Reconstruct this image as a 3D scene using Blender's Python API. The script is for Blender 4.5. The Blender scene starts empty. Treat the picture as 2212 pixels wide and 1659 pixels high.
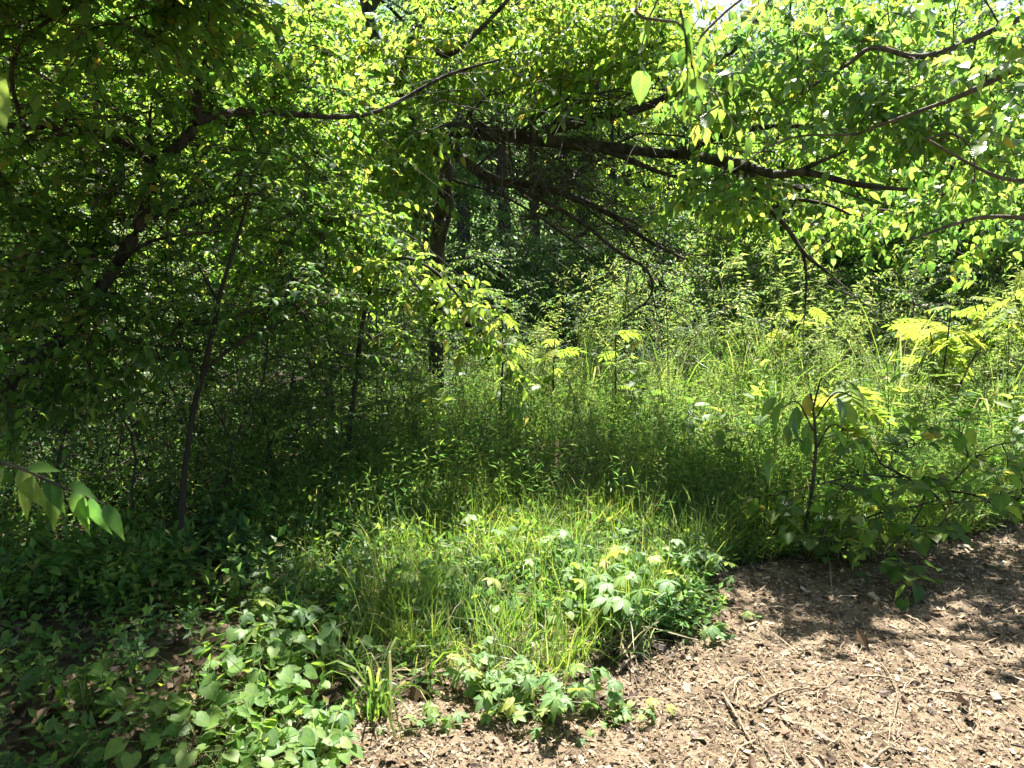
import bpy, math, random
import numpy as np
from mathutils import Matrix, Vector

rs = np.random.RandomState(11)
random.seed(11)
S = bpy.context.scene
COL = S.collection

# ------------------------------------------------------------------ camera, light, exposure
PITCH = math.radians(8.5)
EYE = np.array([0.0, 0.0, 1.6])
FPX = 1550.0            # focal length in the 2212 x 1659 px measuring scale
cam = bpy.data.cameras.new('camera')
cam.sensor_width = 36.0
cam.lens = 36.0 * FPX / 2212.0
cam.clip_start = 0.05
cam.clip_end = 600.0
cam.dof.use_dof = True
cam.dof.focus_distance = 5.0
cam.dof.aperture_fstop = 6.5
camo = bpy.data.objects.new('camera', cam)
COL.objects.link(camo)
camo.location = EYE
camo.rotation_euler = (math.pi / 2 - PITCH, 0, 0)
S.camera = camo

SUN_EL, SUN_AZ = math.radians(61), math.radians(12)
W = bpy.data.worlds.new('World'); S.world = W
W.use_nodes = True
nt = W.node_tree
bgn = nt.nodes.get('Background') or nt.nodes.new('ShaderNodeBackground')
sky = nt.nodes.new('ShaderNodeTexSky')
sky.sky_type = 'NISHITA'
sky.sun_disc = False
sky.sun_elevation = SUN_EL
sky.sun_rotation = SUN_AZ
sky.dust_density = 2.0
nt.links.new(sky.outputs[0], bgn.inputs[0])
bgn.inputs[1].default_value = 0.05
sd = Vector((math.sin(SUN_AZ) * math.cos(SUN_EL), math.cos(SUN_AZ) * math.cos(SUN_EL), math.sin(SUN_EL)))
sun = bpy.data.lights.new('sun', 'SUN')
sun.energy = 5.0
sun.angle = math.radians(0.53)
sun.color = (1.0, 0.95, 0.86)
suno = bpy.data.objects.new('sun', sun)
COL.objects.link(suno)
suno.rotation_euler = sd.to_track_quat('Z', 'Y').to_euler()
suno.location = (0, 0, 30)
S.view_settings.view_transform = 'Standard'
S.view_settings.look = 'None'
S.view_settings.gamma = 1.0
S.view_settings.use_curve_mapping = False
S.view_settings.exposure = 2.35
S.render.engine = 'CYCLES'
cy = S.cycles
cy.max_bounces = 7
cy.diffuse_bounces = 4
cy.glossy_bounces = 2
cy.transmission_bounces = 5
cy.transparent_max_bounces = 4
cy.sample_clamp_indirect = 6.0
cy.caustics_reflective = False
cy.caustics_refractive = False
cy.use_adaptive_sampling = True
cy.adaptive_threshold = 0.02
cy.use_denoising = True

# ------------------------------------------------------------------ helpers
def nrm(a):
    return a / np.maximum(np.linalg.norm(a, axis=-1, keepdims=True), 1e-9)

def P(u, v, d):
    px, py = (u - 1106.0) / FPX, (829.5 - v) / FPX
    cp, sp = math.cos(PITCH), math.sin(PITCH)
    dr = np.array([px, py * sp + cp, py * cp - sp])
    return EYE + dr * (d / dr[1])

def G(u, v):
    px, py = (u - 1106.0) / FPX, (829.5 - v) / FPX
    cp, sp = math.cos(PITCH), math.sin(PITCH)
    dr = np.array([px, py * sp + cp, py * cp - sp])
    p = EYE + dr * (-EYE[2] / dr[2])
    return p

def hz(x, y):
    x = np.asarray(x, float); y = np.asarray(y, float)
    h = 0.025 * np.sin(1.3 * x + 0.7) * np.sin(1.1 * y + 2.0) + 0.015 * np.sin(2.9 * x + 1.9 * y) + 0.010 * np.sin(5.3 * y - 4.1 * x)
    far = np.clip((y - 14.0) / 30.0, 0, 1)
    return h * (1 + 6 * far) + 0.6 * far

def on(x, y):
    return np.array([x, y, float(hz(x, y))])

def inpoly(x, y, poly):
    x = np.asarray(x); y = np.asarray(y)
    c = np.zeros(x.shape, bool)
    n = len(poly)
    for i in range(n):
        x0, y0 = poly[i][:2]; x1, y1 = poly[(i + 1) % n][:2]
        hit = ((y0 > y) != (y1 > y)) & (x < (x1 - x0) * (y - y0) / ((y1 - y0) if y1 != y0 else 1e-9) + x0)
        c ^= hit
    return c

def mesh_from(name, V, T, mat, rnd=None, smooth=False, uv=None):
    me = bpy.data.meshes.new(name)
    V = np.ascontiguousarray(V, np.float32); T = np.ascontiguousarray(T, np.int32)
    me.vertices.add(len(V)); me.vertices.foreach_set('co', V.ravel())
    me.loops.add(T.size); me.loops.foreach_set('vertex_index', T.ravel())
    k = T.shape[1]
    me.polygons.add(len(T))
    me.polygons.foreach_set('loop_start', np.arange(0, T.size, k, dtype=np.int32))
    if smooth:
        me.polygons.foreach_set('use_smooth', np.ones(len(T), bool))
    else:
        me.polygons.foreach_set('use_smooth', np.zeros(len(T), bool))
    if rnd is not None:
        a = me.attributes.new('rnd', 'FLOAT', 'POINT')
        a.data.foreach_set('value', np.ascontiguousarray(rnd, np.float32))
    if uv is not None:
        l = me.uv_layers.new(name='uv')
        l.data.foreach_set('uv', np.ascontiguousarray(uv[T.ravel()], np.float32).ravel())
    me.materials.append(mat)
    me.update(calc_edges=True)
    return me

def obj(name, me, parent=None, kind=None):
    o = bpy.data.objects.new(name, me)
    COL.objects.link(o)
    if parent is not None:
        o.parent = parent
    if kind:
        o['kind'] = kind
    return o

def tag(o, label, cat, group=None):
    o['label'] = label; o['category'] = cat
    if group: o['group'] = group
    return o

def empty(name, loc, rz=0.0):
    o = bpy.data.objects.new(name, None)
    o.empty_display_size = 0.1
    COL.objects.link(o)
    o.location = [float(c) for c in loc]; o.rotation_euler = (0, 0, rz)
    return o

def copy_tree(o, parent=None):
    c = o.copy(); COL.objects.link(c)
    c.parent = parent
    for ch in list(o.children):
        copy_tree(ch, c)
    return c

def place(o, loc, rz=0.0, sc=1.0, label=None, group=None, tilt=(0, 0)):
    o.location = [float(c) for c in loc]
    o.rotation_euler = (tilt[0], tilt[1], rz)
    o.scale = (sc, sc, sc)
    if label: o['label'] = label
    if group: o['group'] = group
    return o

# ------------------------------------------------------------------ materials
def newmat(name):
    m = bpy.data.materials.new(name); m.use_nodes = True
    t = m.node_tree
    for n in list(t.nodes): t.nodes.remove(n)
    out = t.nodes.new('ShaderNodeOutputMaterial')
    return m, t, out

def N(t, ty, **kw):
    n = t.nodes.new(ty)
    for k, v in kw.items(): setattr(n, k, v)
    return n

def ramp(t, stops, fac, interp='LINEAR'):
    r = N(t, 'ShaderNodeValToRGB')
    e = r.color_ramp.elements
    while len(e) < len(stops): e.new(0.5)
    r.color_ramp.interpolation = interp
    for i, (p, c) in enumerate(stops):
        e[i].position = p; e[i].color = (c[0], c[1], c[2], 1)
    t.links.new(fac, r.inputs[0])
    return r.outputs[0]

def rnd_value(t):
    a = N(t, 'ShaderNodeAttribute', attribute_name='rnd')
    oi = N(t, 'ShaderNodeObjectInfo')
    ad = N(t, 'ShaderNodeMath', operation='ADD'); fr = N(t, 'ShaderNodeMath', operation='FRACT')
    t.links.new(a.outputs['Fac'], ad.inputs[0]); t.links.new(oi.outputs['Random'], ad.inputs[1])
    t.links.new(ad.outputs[0], fr.inputs[0])
    return fr.outputs[0]

def leafmat(name, refl, trans, tf=0.5, rough=0.45, spec=0.4, vein=0.0, bump=0.0):
    m, t, out = newmat(name)
    r = rnd_value(t)
    cr = ramp(t, refl, r); ct = ramp(t, trans, r)
    # fine blotches inside one leaf
    tc = N(t, 'ShaderNodeTexCoord')
    nz = N(t, 'ShaderNodeTexNoise'); nz.inputs['Scale'].default_value = 38.0; nz.inputs['Detail'].default_value = 2.0
    t.links.new(tc.outputs['Object'], nz.inputs['Vector'])
    def mod(c, lo, hi):
        mr = N(t, 'ShaderNodeMapRange'); mr.inputs[1].default_value = 0.3; mr.inputs[2].default_value = 0.7
        mr.inputs[3].default_value = lo; mr.inputs[4].default_value = hi
        t.links.new(nz.outputs['Fac'], mr.inputs[0])
        mx = N(t, 'ShaderNodeVectorMath', operation='SCALE')
        t.links.new(c, mx.inputs[0]); t.links.new(mr.outputs[0], mx.inputs['Scale'])
        return mx.outputs[0]
    cr = mod(cr, 0.8, 1.2); ct = mod(ct, 0.82, 1.12)
    # whole sprays differ in age and colour
    n3 = N(t, 'ShaderNodeTexNoise'); n3.inputs['Scale'].default_value = 2.6; n3.inputs['Detail'].default_value = 1.5
    t.links.new(tc.outputs['Object'], n3.inputs['Vector'])
    def age(c):
        rr = ramp(t, [(.34, (.70, .80, 1.25)), (.5, (1, 1, 1)), (.66, (1.08, 1.08, .95))], n3.outputs['Fac'])
        mu = N(t, 'ShaderNodeVectorMath', operation='MULTIPLY')
        t.links.new(c, mu.inputs[0]); t.links.new(rr, mu.inputs[1])
        return mu.outputs[0]
    cr = age(cr); ct = age(ct)
    pb = N(t, 'ShaderNodeBsdfPrincipled')
    pb.inputs['Roughness'].default_value = rough
    pb.inputs['Specular IOR Level'].default_value = spec
    if vein > 0:
        uv = N(t, 'ShaderNodeUVMap'); sp = N(t, 'ShaderNodeSeparateXYZ')
        t.links.new(uv.outputs[0], sp.inputs[0])
        ab = N(t, 'ShaderNodeMath', operation='SUBTRACT'); ab.inputs[1].default_value = 0.5
        t.links.new(sp.outputs[0], ab.inputs[0])
        ab2 = N(t, 'ShaderNodeMath', operation='ABSOLUTE'); t.links.new(ab.outputs[0], ab2.inputs[0])
        mid = N(t, 'ShaderNodeMath', operation='LESS_THAN'); mid.inputs[1].default_value = 0.022
        t.links.new(ab2.outputs[0], mid.inputs[0])
        # side veins run forward from the midrib
        q = N(t, 'ShaderNodeMath', operation='MULTIPLY_ADD'); q.inputs[1].default_value = -0.75
        t.links.new(ab2.outputs[0], q.inputs[0]); t.links.new(sp.outputs[1], q.inputs[2])
        q2 = N(t, 'ShaderNodeMath', operation='MULTIPLY'); q2.inputs[1].default_value = 44.0
        t.links.new(q.outputs[0], q2.inputs[0])
        q3 = N(t, 'ShaderNodeMath', operation='SINE'); t.links.new(q2.outputs[0], q3.inputs[0])
        q4 = N(t, 'ShaderNodeMapRange'); q4.inputs[1].default_value = 0.8; q4.inputs[2].default_value = 1.0
        t.links.new(q3.outputs[0], q4.inputs[0])
        has = N(t, 'ShaderNodeMath', operation='GREATER_THAN'); has.inputs[1].default_value = 0.001
        t.links.new(sp.outputs[1], has.inputs[0])
        mx = N(t, 'ShaderNodeMath', operation='MAXIMUM')
        t.links.new(mid.outputs[0], mx.inputs[0]); t.links.new(q4.outputs[0], mx.inputs[1])
        mv = N(t, 'ShaderNodeMath', operation='MULTIPLY'); t.links.new(mx.outputs[0], mv.inputs[0]); t.links.new(has.outputs[0], mv.inputs[1])
        mv2 = N(t, 'ShaderNodeMath', operation='MULTIPLY'); mv2.inputs[1].default_value = vein; t.links.new(mv.outputs[0], mv2.inputs[0])
        mc = N(t, 'ShaderNodeMix', data_type='RGBA')
        t.links.new(mv2.outputs[0], mc.inputs[0]); t.links.new(cr, mc.inputs[6]); mc.inputs[7].default_value = (0.22, 0.30, 0.10, 1)
        cr = mc.outputs[2]
        mb = N(t, 'ShaderNodeMix', data_type='RGBA')
        t.links.new(mv2.outputs[0], mb.inputs[0]); t.links.new(ct, mb.inputs[6]); mb.inputs[7].default_value = (0.42, 0.52, 0.10, 1)
        ct = mb.outputs[2]
        bp = N(t, 'ShaderNodeBump'); bp.inputs['Strength'].default_value = 0.35; bp.inputs['Distance'].default_value = 0.004
        bp.invert = True
        t.links.new(mv.outputs[0], bp.inputs['Height'])
        t.links.new(bp.outputs[0], pb.inputs['Normal'])
    t.links.new(cr, pb.inputs['Base Color'])
    tr = N(t, 'ShaderNodeBsdfTranslucent'); t.links.new(ct, tr.inputs[0])
    ms = N(t, 'ShaderNodeMixShader'); ms.inputs[0].default_value = tf
    t.links.new(pb.outputs[0], ms.inputs[1]); t.links.new(tr.outputs[0], ms.inputs[2])
    t.links.new(ms.outputs[0], out.inputs[0])
    return m

def g(*c): return c
# reflect colours / transmit colours over the per-leaf random value
M = {}
M['tree_leaf'] = leafmat('tree_leaf', [(0, g(.045, .10, .02)), (.5, g(.065, .13, .025)), (.93, g(.09, .155, .03)), (1, g(.22, .17, .04))],
                         [(0, g(.19, .43, .045)), (.5, g(.32, .55, .06)), (.93, g(.46, .61, .08)), (1, g(.66, .48, .08))], .48, .5, .28, .4)
M['elm_leaf'] = leafmat('elm_leaf', [(0, g(.06, .12, .02)), (.5, g(.08, .15, .03)), (.94, g(.11, .17, .035)), (1, g(.26, .20, .04))],
                        [(0, g(.28, .52, .05)), (.5, g(.42, .63, .07)), (.94, g(.56, .68, .10)), (1, g(.74, .54, .08))], .5, .5, .28, .4)
M['mulberry_leaf'] = leafmat('mulberry_leaf', [(0, g(.045, .10, .025)), (.5, g(.065, .135, .03)), (.94, g(.09, .16, .035)), (1, g(.35, .25, .04))],
                             [(0, g(.21, .46, .06)), (.5, g(.33, .57, .08)), (.94, g(.48, .64, .10)), (1, g(.80, .60, .08))], .46, .28, .6, .4)
M['far_leaf'] = leafmat('far_leaf', [(0, g(.045, .10, .035)), (.5, g(.065, .13, .045)), (1, g(.09, .15, .05))],
                        [(0, g(.18, .38, .08)), (.5, g(.26, .46, .10)), (1, g(.38, .52, .11))], .46, .45, .4)
M['weed_leaf'] = leafmat('weed_leaf', [(0, g(.07, .14, .03)), (.6, g(.13, .20, .06)), (1, g(.20, .22, .09))],
                         [(0, g(.32, .52, .08)), (.6, g(.46, .60, .13)), (1, g(.6, .60, .2))], .45, .5, .35)  # haze and lens flare over the weeds are put into these paler colours
M['under_leaf'] = leafmat('under_leaf', [(0, g(.04, .10, .025)), (.6, g(.07, .145, .035)), (.93, g(.11, .17, .04)), (1, g(.2, .15, .06))],
                          [(0, g(.17, .38, .06)), (.6, g(.29, .49, .08)), (1, g(.44, .54, .1))], .45, .5, .3)
M['grass'] = leafmat('grass', [(0, g(.05, .12, .025)), (.45, g(.09, .17, .03)), (.8, g(.15, .21, .045)), (.9, g(.28, .24, .10)), (1, g(.34, .26, .14))],
                     [(0, g(.18, .38, .04)), (.45, g(.34, .52, .06)), (.8, g(.5, .6, .1)), (1, g(.5, .42, .2))], .42, .4, .4)
M['creeper_leaf'] = leafmat('creeper_leaf', [(0, g(.09, .18, .06)), (.6, g(.14, .24, .08)), (.9, g(.19, .27, .07)), (1, g(.30, .30, .06))],
                            [(0, g(.22, .44, .05)), (.6, g(.32, .54, .06)), (1, g(.55, .62, .08))], .38, .5, .35, .5)
M['violet_leaf'] = leafmat('violet_leaf', [(0, g(.07, .15, .03)), (.6, g(.11, .20, .04)), (1, g(.16, .23, .05))],
                           [(0, g(.26, .48, .04)), (.6, g(.36, .58, .05)), (1, g(.5, .62, .06))], .42, .5, .35, .55)
M['sumac_leaf'] = leafmat('sumac_leaf', [(0, g(.08, .15, .015)), (.6, g(.12, .18, .015)), (1, g(.2, .2, .015))],
                          [(0, g(.32, .54, .05)), (.6, g(.44, .61, .06)), (1, g(.60, .60, .08))], .42, .5, .15, .3)
M['dead_leaf'] = leafmat('dead_leaf', [(0, g(.06, .035, .02)), (.5, g(.13, .08, .045)), (.8, g(.22, .15, .09)), (1, g(.20, .11, .07))],
                         [(0, g(.12, .07, .03)), (1, g(.25, .13, .06))], .2, .6, .3)

def barkmat(name, a, b, scale=18.0):
    m, t, out = newmat(name)
    tc = N(t, 'ShaderNodeTexCoord')
    mp = N(t, 'ShaderNodeMapping'); mp.inputs['Scale'].default_value = (1, 1, 0.25)
    t.links.new(tc.outputs['Object'], mp.inputs[0])
    nz = N(t, 'ShaderNodeTexNoise'); nz.inputs['Scale'].default_value = scale; nz.inputs['Detail'].default_value = 6
    t.links.new(mp.outputs[0], nz.inputs['Vector'])
    c = ramp(t, [(.3, a), (.7, b)], nz.outputs['Fac'])
    pb = N(t, 'ShaderNodeBsdfPrincipled'); pb.inputs['Roughness'].default_value = .85
    pb.inputs['Specular IOR Level'].default_value = .25
    t.links.new(c, pb.inputs['Base Color'])
    bp = N(t, 'ShaderNodeBump'); bp.inputs['Strength'].default_value = .7; bp.inputs['Distance'].default_value = .02
    t.links.new(nz.outputs['Fac'], bp.inputs['Height']); t.links.new(bp.outputs[0], pb.inputs['Normal'])
    t.links.new(pb.outputs[0], out.inputs[0])
    return m
M['bark'] = barkmat('bark', g(.014, .011, .008), g(.10, .085, .065))
M['bark_grey'] = barkmat('bark_grey', g(.05, .04, .03), g(.16, .135, .105))
M['bark_dark'] = barkmat('bark_dark', g(.016, .013, .010), g(.05, .04, .032), 10)
M['stem'] = barkmat('stem', g(.05, .07, .02), g(.12, .14, .05), 40)
M['dead_wood'] = barkmat('dead_wood', g(.12, .09, .06), g(.30, .24, .17), 40)

def chipmat():
    m, t, out = newmat('wood_chip')
    r = rnd_value(t)
    c = ramp(t, [(0, g(.025, .016, .010)), (.22, g(.085, .058, .036)), (.5, g(.19, .138, .087)), (.8, g(.30, .226, .145)), (.93, g(.43, .36, .26)), (1, g(.15, .095, .065))], r)
    tc = N(t, 'ShaderNodeTexCoord')
    nz = N(t, 'ShaderNodeTexNoise'); nz.inputs['Scale'].default_value = 90; nz.inputs['Detail'].default_value = 4
    t.links.new(tc.outputs['Object'], nz.inputs['Vector'])
    mr = N(t, 'ShaderNodeMapRange'); mr.inputs[3].default_value = .6; mr.inputs[4].default_value = 1.35
    t.links.new(nz.outputs['Fac'], mr.inputs[0])
    mx = N(t, 'ShaderNodeVectorMath', operation='SCALE')
    t.links.new(c, mx.inputs[0]); t.links.new(mr.outputs[0], mx.inputs['Scale'])
    pb = N(t, 'ShaderNodeBsdfPrincipled'); pb.inputs['Roughness'].default_value = .75; pb.inputs['Specular IOR Level'].default_value = .3
    t.links.new(mx.outputs[0], pb.inputs['Base Color'])
    t.links.new(pb.outputs[0], out.inputs[0])
    return m
M['chip'] = chipmat()

def groundmat(name, stops, scale):
    m, t, out = newmat(name)
    tc = N(t, 'ShaderNodeTexCoord')
    nz = N(t, 'ShaderNodeTexNoise'); nz.inputs['Scale'].default_value = scale; nz.inputs['Detail'].default_value = 8; nz.inputs['Roughness'].default_value = .7
    n2 = N(t, 'ShaderNodeTexNoise'); n2.inputs['Scale'].default_value = scale * .08; n2.inputs['Detail'].default_value = 3
    t.links.new(tc.outputs['Object'], nz.inputs['Vector']); t.links.new(tc.outputs['Object'], n2.inputs['Vector'])
    ad = N(t, 'ShaderNodeMath', operation='MULTIPLY_ADD'); ad.inputs[1].default_value = .45
    t.links.new(n2.outputs['Fac'], ad.inputs[0])
    sc = N(t, 'ShaderNodeMath', operation='MULTIPLY'); sc.inputs[1].default_value = .6
    t.links.new(nz.outputs['Fac'], sc.inputs[0]); t.links.new(sc.outputs[0], ad.inputs[2])
    c = ramp(t, stops, ad.outputs[0])
    pb = N(t, 'ShaderNodeBsdfPrincipled'); pb.inputs['Roughness'].default_value = .9; pb.inputs['Specular IOR Level'].default_value = .2
    t.links.new(c, pb.inputs['Base Color'])
    bp = N(t, 'ShaderNodeBump'); bp.inputs['Strength'].default_value = .8; bp.inputs['Distance'].default_value = .015
    t.links.new(nz.outputs['Fac'], bp.inputs['Height']); t.links.new(bp.outputs[0], pb.inputs['Normal'])
    t.links.new(pb.outputs[0], out.inputs[0])
    return m
M['soil'] = groundmat('forest_soil', [(.3, g(.022, .016, .010)), (.5, g(.05, .037, .023)), (.7, g(.095, .072, .046))], 30)
M['mulch'] = groundmat('mulch', [(.36, g(.028, .019, .012)), (.5, g(.12, .087, .054)), (.66, g(.25, .19, .125))], 85)

# ------------------------------------------------------------------ leaf shapes (y = along the leaf, z = up)
def blade(st, y0=0.0, fold=.25, curl=-.25, tip=1.0):
    """leaf outline: st = [(y on midrib, half width, y offset of the edge)]"""
    V = [(0, y0, 0)]; T = []; UV = [(.5, 0.01)]
    prev = None
    for (y, w, dy) in st:
        i = len(V)
        z = curl * y * y
        V += [(-w, y + dy, curl * (y + dy) ** 2 + fold * w), (0, y, z), (w, y + dy, curl * (y + dy) ** 2 + fold * w)]
        UV += [(.5 - w, y + .02), (.5, y + .02), (.5 + w, y + .02)]
        if prev is None:
            T += [(0, i + 1, i), (0, i + 2, i + 1)]
        else:
            T += [(prev, i + 1, i), (prev, prev + 1, i + 1), (prev + 1, prev + 2, i + 2), (prev + 1, i + 2, i + 1)]
        prev = i
    i = len(V); V.append((0, tip, curl * tip * tip)); UV.append((.5, 1))
    T += [(prev, prev + 1, i), (prev + 1, prev + 2, i)]
    return np.array(V, float), np.array(T, int), np.array(UV, float)

def join(parts):
    V, T, U = [], [], []; o = 0
    for v, t, u in parts:
        V.append(v); T.append(t + o); U.append(u); o += len(v)
    return np.vstack(V), np.vstack(T), np.vstack(U)

def xf(part, ang=0.0, sc=1.0, loc=(0, 0, 0), droop=0.0):
    v, t, u = part
    v = v * sc
    c, s = math.cos(droop), math.sin(droop)
    v = np.stack([v[:, 0], v[:, 1] * c + v[:, 2] * s, -v[:, 1] * s + v[:, 2] * c], 1)
    c, s = math.cos(ang), math.sin(ang)
    v = np.stack([v[:, 0] * c - v[:, 1] * s, v[:, 0] * s + v[:, 1] * c, v[:, 2]], 1)
    return v + np.array(loc), t, u

def stalk(L, w=.012):
    V = np.array([(-w, -L, 0), (w, -L, 0), (w * .7, 0, 0), (-w * .7, 0, 0)], float)
    return V, np.array([(0, 1, 2), (0, 2, 3)]), np.full((4, 2), .5) * [1, 0]

ELL = [(.10, .10, 0), (.28, .20, .02), (.5, .215, .03), (.72, .14, .03), (.88, .055, .02)]
OVA = [(.05, .16, -.02), (.2, .31, 0), (.42, .34, .02), (.65, .24, .04), (.85, .09, .03)]
HEA = [(.10, .20, -.16), (.14, .38, -.05), (.36, .46, .02), (.6, .36, .04), (.82, .15, .03)]
LAN = [(.15, .07, 0), (.4, .095, .02), (.7, .06, .02)]
RND = [(.05, .25, -.14), (.10, .46, -.02), (.36, .53, .02), (.66, .38, .05), (.88, .14, .03)]
LFT = [(.14, .12, 0), (.4, .24, .02), (.62, .235, .03), (.82, .12, .02)]
def elm_hi(f, c): return join([blade(ELL, 0, f, c), stalk(.12)])
def mul_hi(f, c): return join([blade(OVA, 0, f, c), stalk(.28)])
def hea_hi(f, c): return join([blade(HEA, .1, f, c), stalk(.3)])
def rnd_hi(f, c): return join([blade(RND, .1, f, c), stalk(.2)])
def hexa(a, wa, b, wb, tw=.06):
    V = np.array([(0, 0, 0), (-wa, a, .05 + tw), (wa, a, .05), (-wb, b, -.06), (wb, b, -.06 + tw), (0, 1, -.24)], float)
    return V, np.array([(0, 2, 1), (1, 2, 4), (1, 4, 3), (3, 4, 5)]), np.zeros((6, 2))
elm_lo = hexa(.28, .20, .66, .16)
mul_lo = hexa(.2, .31, .6, .26)
hea_lo = blade([(.16, .42, -.08), (.55, .38, .03)], .08, .25, -.2)
dia = (np.array([(0, 0, 0), (-.26, .45, .07), (0, 1, -.15), (.26, .45, .07)], float), np.array([(0, 2, 1), (0, 3, 2)]), np.zeros((4, 2)))
lan_lo = (np.array([(0, 0, 0), (-.10, .4, .03), (0, 1, -.25), (.10, .4, .03)], float), np.array([(0, 2, 1), (0, 3, 2)]), np.zeros((4, 2)))

def palmate(seed):
    r = random.Random(seed)
    ps = []
    for a, s in ((0, 1), (.95, .88), (-.95, .88), (1.95, .62), (-1.95, .62)):
        ps.append(xf(blade(LFT, 0, .22, -.3 + r.uniform(-.15, .1)), a + r.uniform(-.14, .14), s * r.uniform(.92, 1.06), (0, 0, 0), r.uniform(-.1, .3)))
    ps.append(stalk(.7, .018))
    return join(ps)

def pinnate(seed, n=6, w=.42):
    r = random.Random(seed)
    ps = [(np.array([(-.008, 0, 0), (.008, 0, 0), (.006, .5, -.05), (-.006, .5, -.05), (.004, 1, -.2), (-.004, 1, -.2)], float),
           np.array([(0, 1, 2), (0, 2, 3), (3, 2, 4), (3, 4, 5)]), np.zeros((6, 2)))]
    lf = blade([(.15, .13, 0), (.45, .17, .02), (.75, .10, .02)], 0, .2, -.2)
    for i in range(n):
        y = .14 + .8 * i / n
        L = w * (.75 + .5 * math.sin(math.pi * (i + 1) / (n + 1))) * .9
        for s in (-1, 1):
            ps.append(xf(lf, s * (1.15 - .35 * i / n) + r.uniform(-.1, .1), L * r.uniform(.9, 1.08), (0, y + r.uniform(-.01, .01), -.2 * y * y), r.uniform(0, .35)))
    ps.append(xf(lf, 0, w * .8, (0, 1, -.2), .3))
    return join(ps)

def leaf_meshes(name, shapes, mat):
    return [mesh_from(name, v, t, mat, None, True, u) for v, t, u in shapes]

LEAF = {
    'tree': (leaf_meshes('tree_leaf', [mul_hi(.3, -.25), mul_hi(.15, -.4), mul_hi(.4, -.1)], M['tree_leaf']), mul_lo, M['tree_leaf']),
    'elm': (leaf_meshes('elm_leaf', [elm_hi(.3, -.25), elm_hi(.15, -.4), elm_hi(.45, -.1)], M['elm_leaf']), elm_lo, M['elm_leaf']),
    'mulberry': (leaf_meshes('mulberry_leaf', [mul_hi(.2, -.3), mul_hi(.1, -.45), mul_hi(.4, -.2), elm_hi(.25, -.3)], M['mulberry_leaf']), mul_lo, M['mulberry_leaf']),
    'redbud': (leaf_meshes('redbud_leaf', [hea_hi(.15, -.2), hea_hi(.3, -.3)], M['tree_leaf']), hea_lo, M['tree_leaf']),
    'shrub': (leaf_meshes('shrub_leaf', [elm_hi(.25, -.25), elm_hi(.1, -.35)], M['under_leaf']), elm_lo, M['under_leaf']),
    'near': (leaf_meshes('near_leaf', [join([blade([(.08, .09, 0), (.22, .17, .01), (.4, .185, .02), (.6, .14, .03), (.78, .07, .03), (.9, .028, .02)], 0, .25, -.3), stalk(.1)]), join([blade([(.08, .10, 0), (.22, .18, .01), (.4, .19, .02), (.6, .135, .03), (.78, .065, .03), (.9, .025, .02)], 0, .12, -.45), stalk(.1)])], M['under_leaf']), mul_lo, M['under_leaf']),
    'far': (leaf_meshes('far_leaf', [dia], M['far_leaf']), dia, M['far_leaf']),
    'sumac': (leaf_meshes('sumac_leaf', [pinnate(1), pinnate(2), pinnate(3, 7)], M['sumac_leaf']), pinnate(1, 5), M['sumac_leaf']),
    'drooper': (leaf_meshes('drooping_leaf', [elm_hi(.35, -.35), elm_hi(.2, -.5)], M['mulberry_leaf']), elm_lo, M['mulberry_leaf']),
}
CREEP = leaf_meshes('creeper_leaf', [palmate(i) for i in range(5)], M['creeper_leaf'])
VIOL = leaf_meshes('violet_leaf', [join([blade(RND, .1, .18, -.25), stalk(.06)]), join([blade(HEA, .1, .3, -.2), stalk(.06)]), join([blade(RND, .1, .38, -.05), stalk(.06)])], M['violet_leaf'])

# ------------------------------------------------------------------ geometry builders
def tubes(pts, rad, k=5):
    """pts (M,n,3), rad (M,n) -> V, T"""
    pts = np.asarray(pts, float); rad = np.asarray(rad, float)
    Mn, n, _ = pts.shape
    tan = nrm(np.gradient(pts, axis=1))
    ref = np.where(np.abs(tan[..., 2:3]) > .9, np.array([1.0, 0, 0]), np.array([0, 0, 1.0]))
    a = nrm(np.cross(tan, ref)); b = np.cross(tan, a)
    th = np.arange(k) * 2 * math.pi / k
    ring = a[:, :, None, :] * np.cos(th)[None, None, :, None] + b[:, :, None, :] * np.sin(th)[None, None, :, None]
    V = pts[:, :, None, :] + ring * rad[:, :, None, None]
    idx = np.arange(Mn * n * k).reshape(Mn, n, k)
    i0 = idx[:, :-1, :]; i1 = idx[:, 1:, :]
    j0 = np.roll(i0, -1, 2); j1 = np.roll(i1, -1, 2)
    T = np.concatenate([np.stack([i0, j0, j1], -1).reshape(-1, 3), np.stack([i0, j1, i1], -1).reshape(-1, 3)])
    return V.reshape(-1, 3), T

def spline(pts, n):
    """smooth curve through the points"""
    p = np.asarray(pts, float)
    if len(p) == 2:
        t = np.linspace(0, 1, n)[:, None]
        return p[0] * (1 - t) + p[1] * t
    q = np.vstack([2 * p[0] - p[1], p, 2 * p[-1] - p[-2]])
    s = np.linspace(0, len(p) - 1 - 1e-6, n)
    i = s.astype(int); f = (s - i)[:, None]
    a, b, c, d = q[i], q[i + 1], q[i + 2], q[i + 3]
    return .5 * ((2 * b) + (-a + c) * f + (2 * a - 5 * b + 4 * c - d) * f ** 2 + (-a + 3 * b - 3 * c + d) * f ** 3)

def frames(f, n):
    f = nrm(f); n = nrm(n - f * (n * f).sum(-1, keepdims=True))
    r = np.cross(f, n)
    return np.stack([r, f, n], -1)      # columns

def scatter(tmpl, pos, R, size):
    v, t, _ = tmpl
    V = np.einsum('nij,kj->nki', R, v) * size[:, None, None] + pos[:, None, :]
    T = (t[None] + (np.arange(len(pos)) * len(v))[:, None, None]).reshape(-1, 3)
    rnd = np.repeat(rs.rand(len(pos)), len(v))
    return V.reshape(-1, 3), T, rnd

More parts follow.
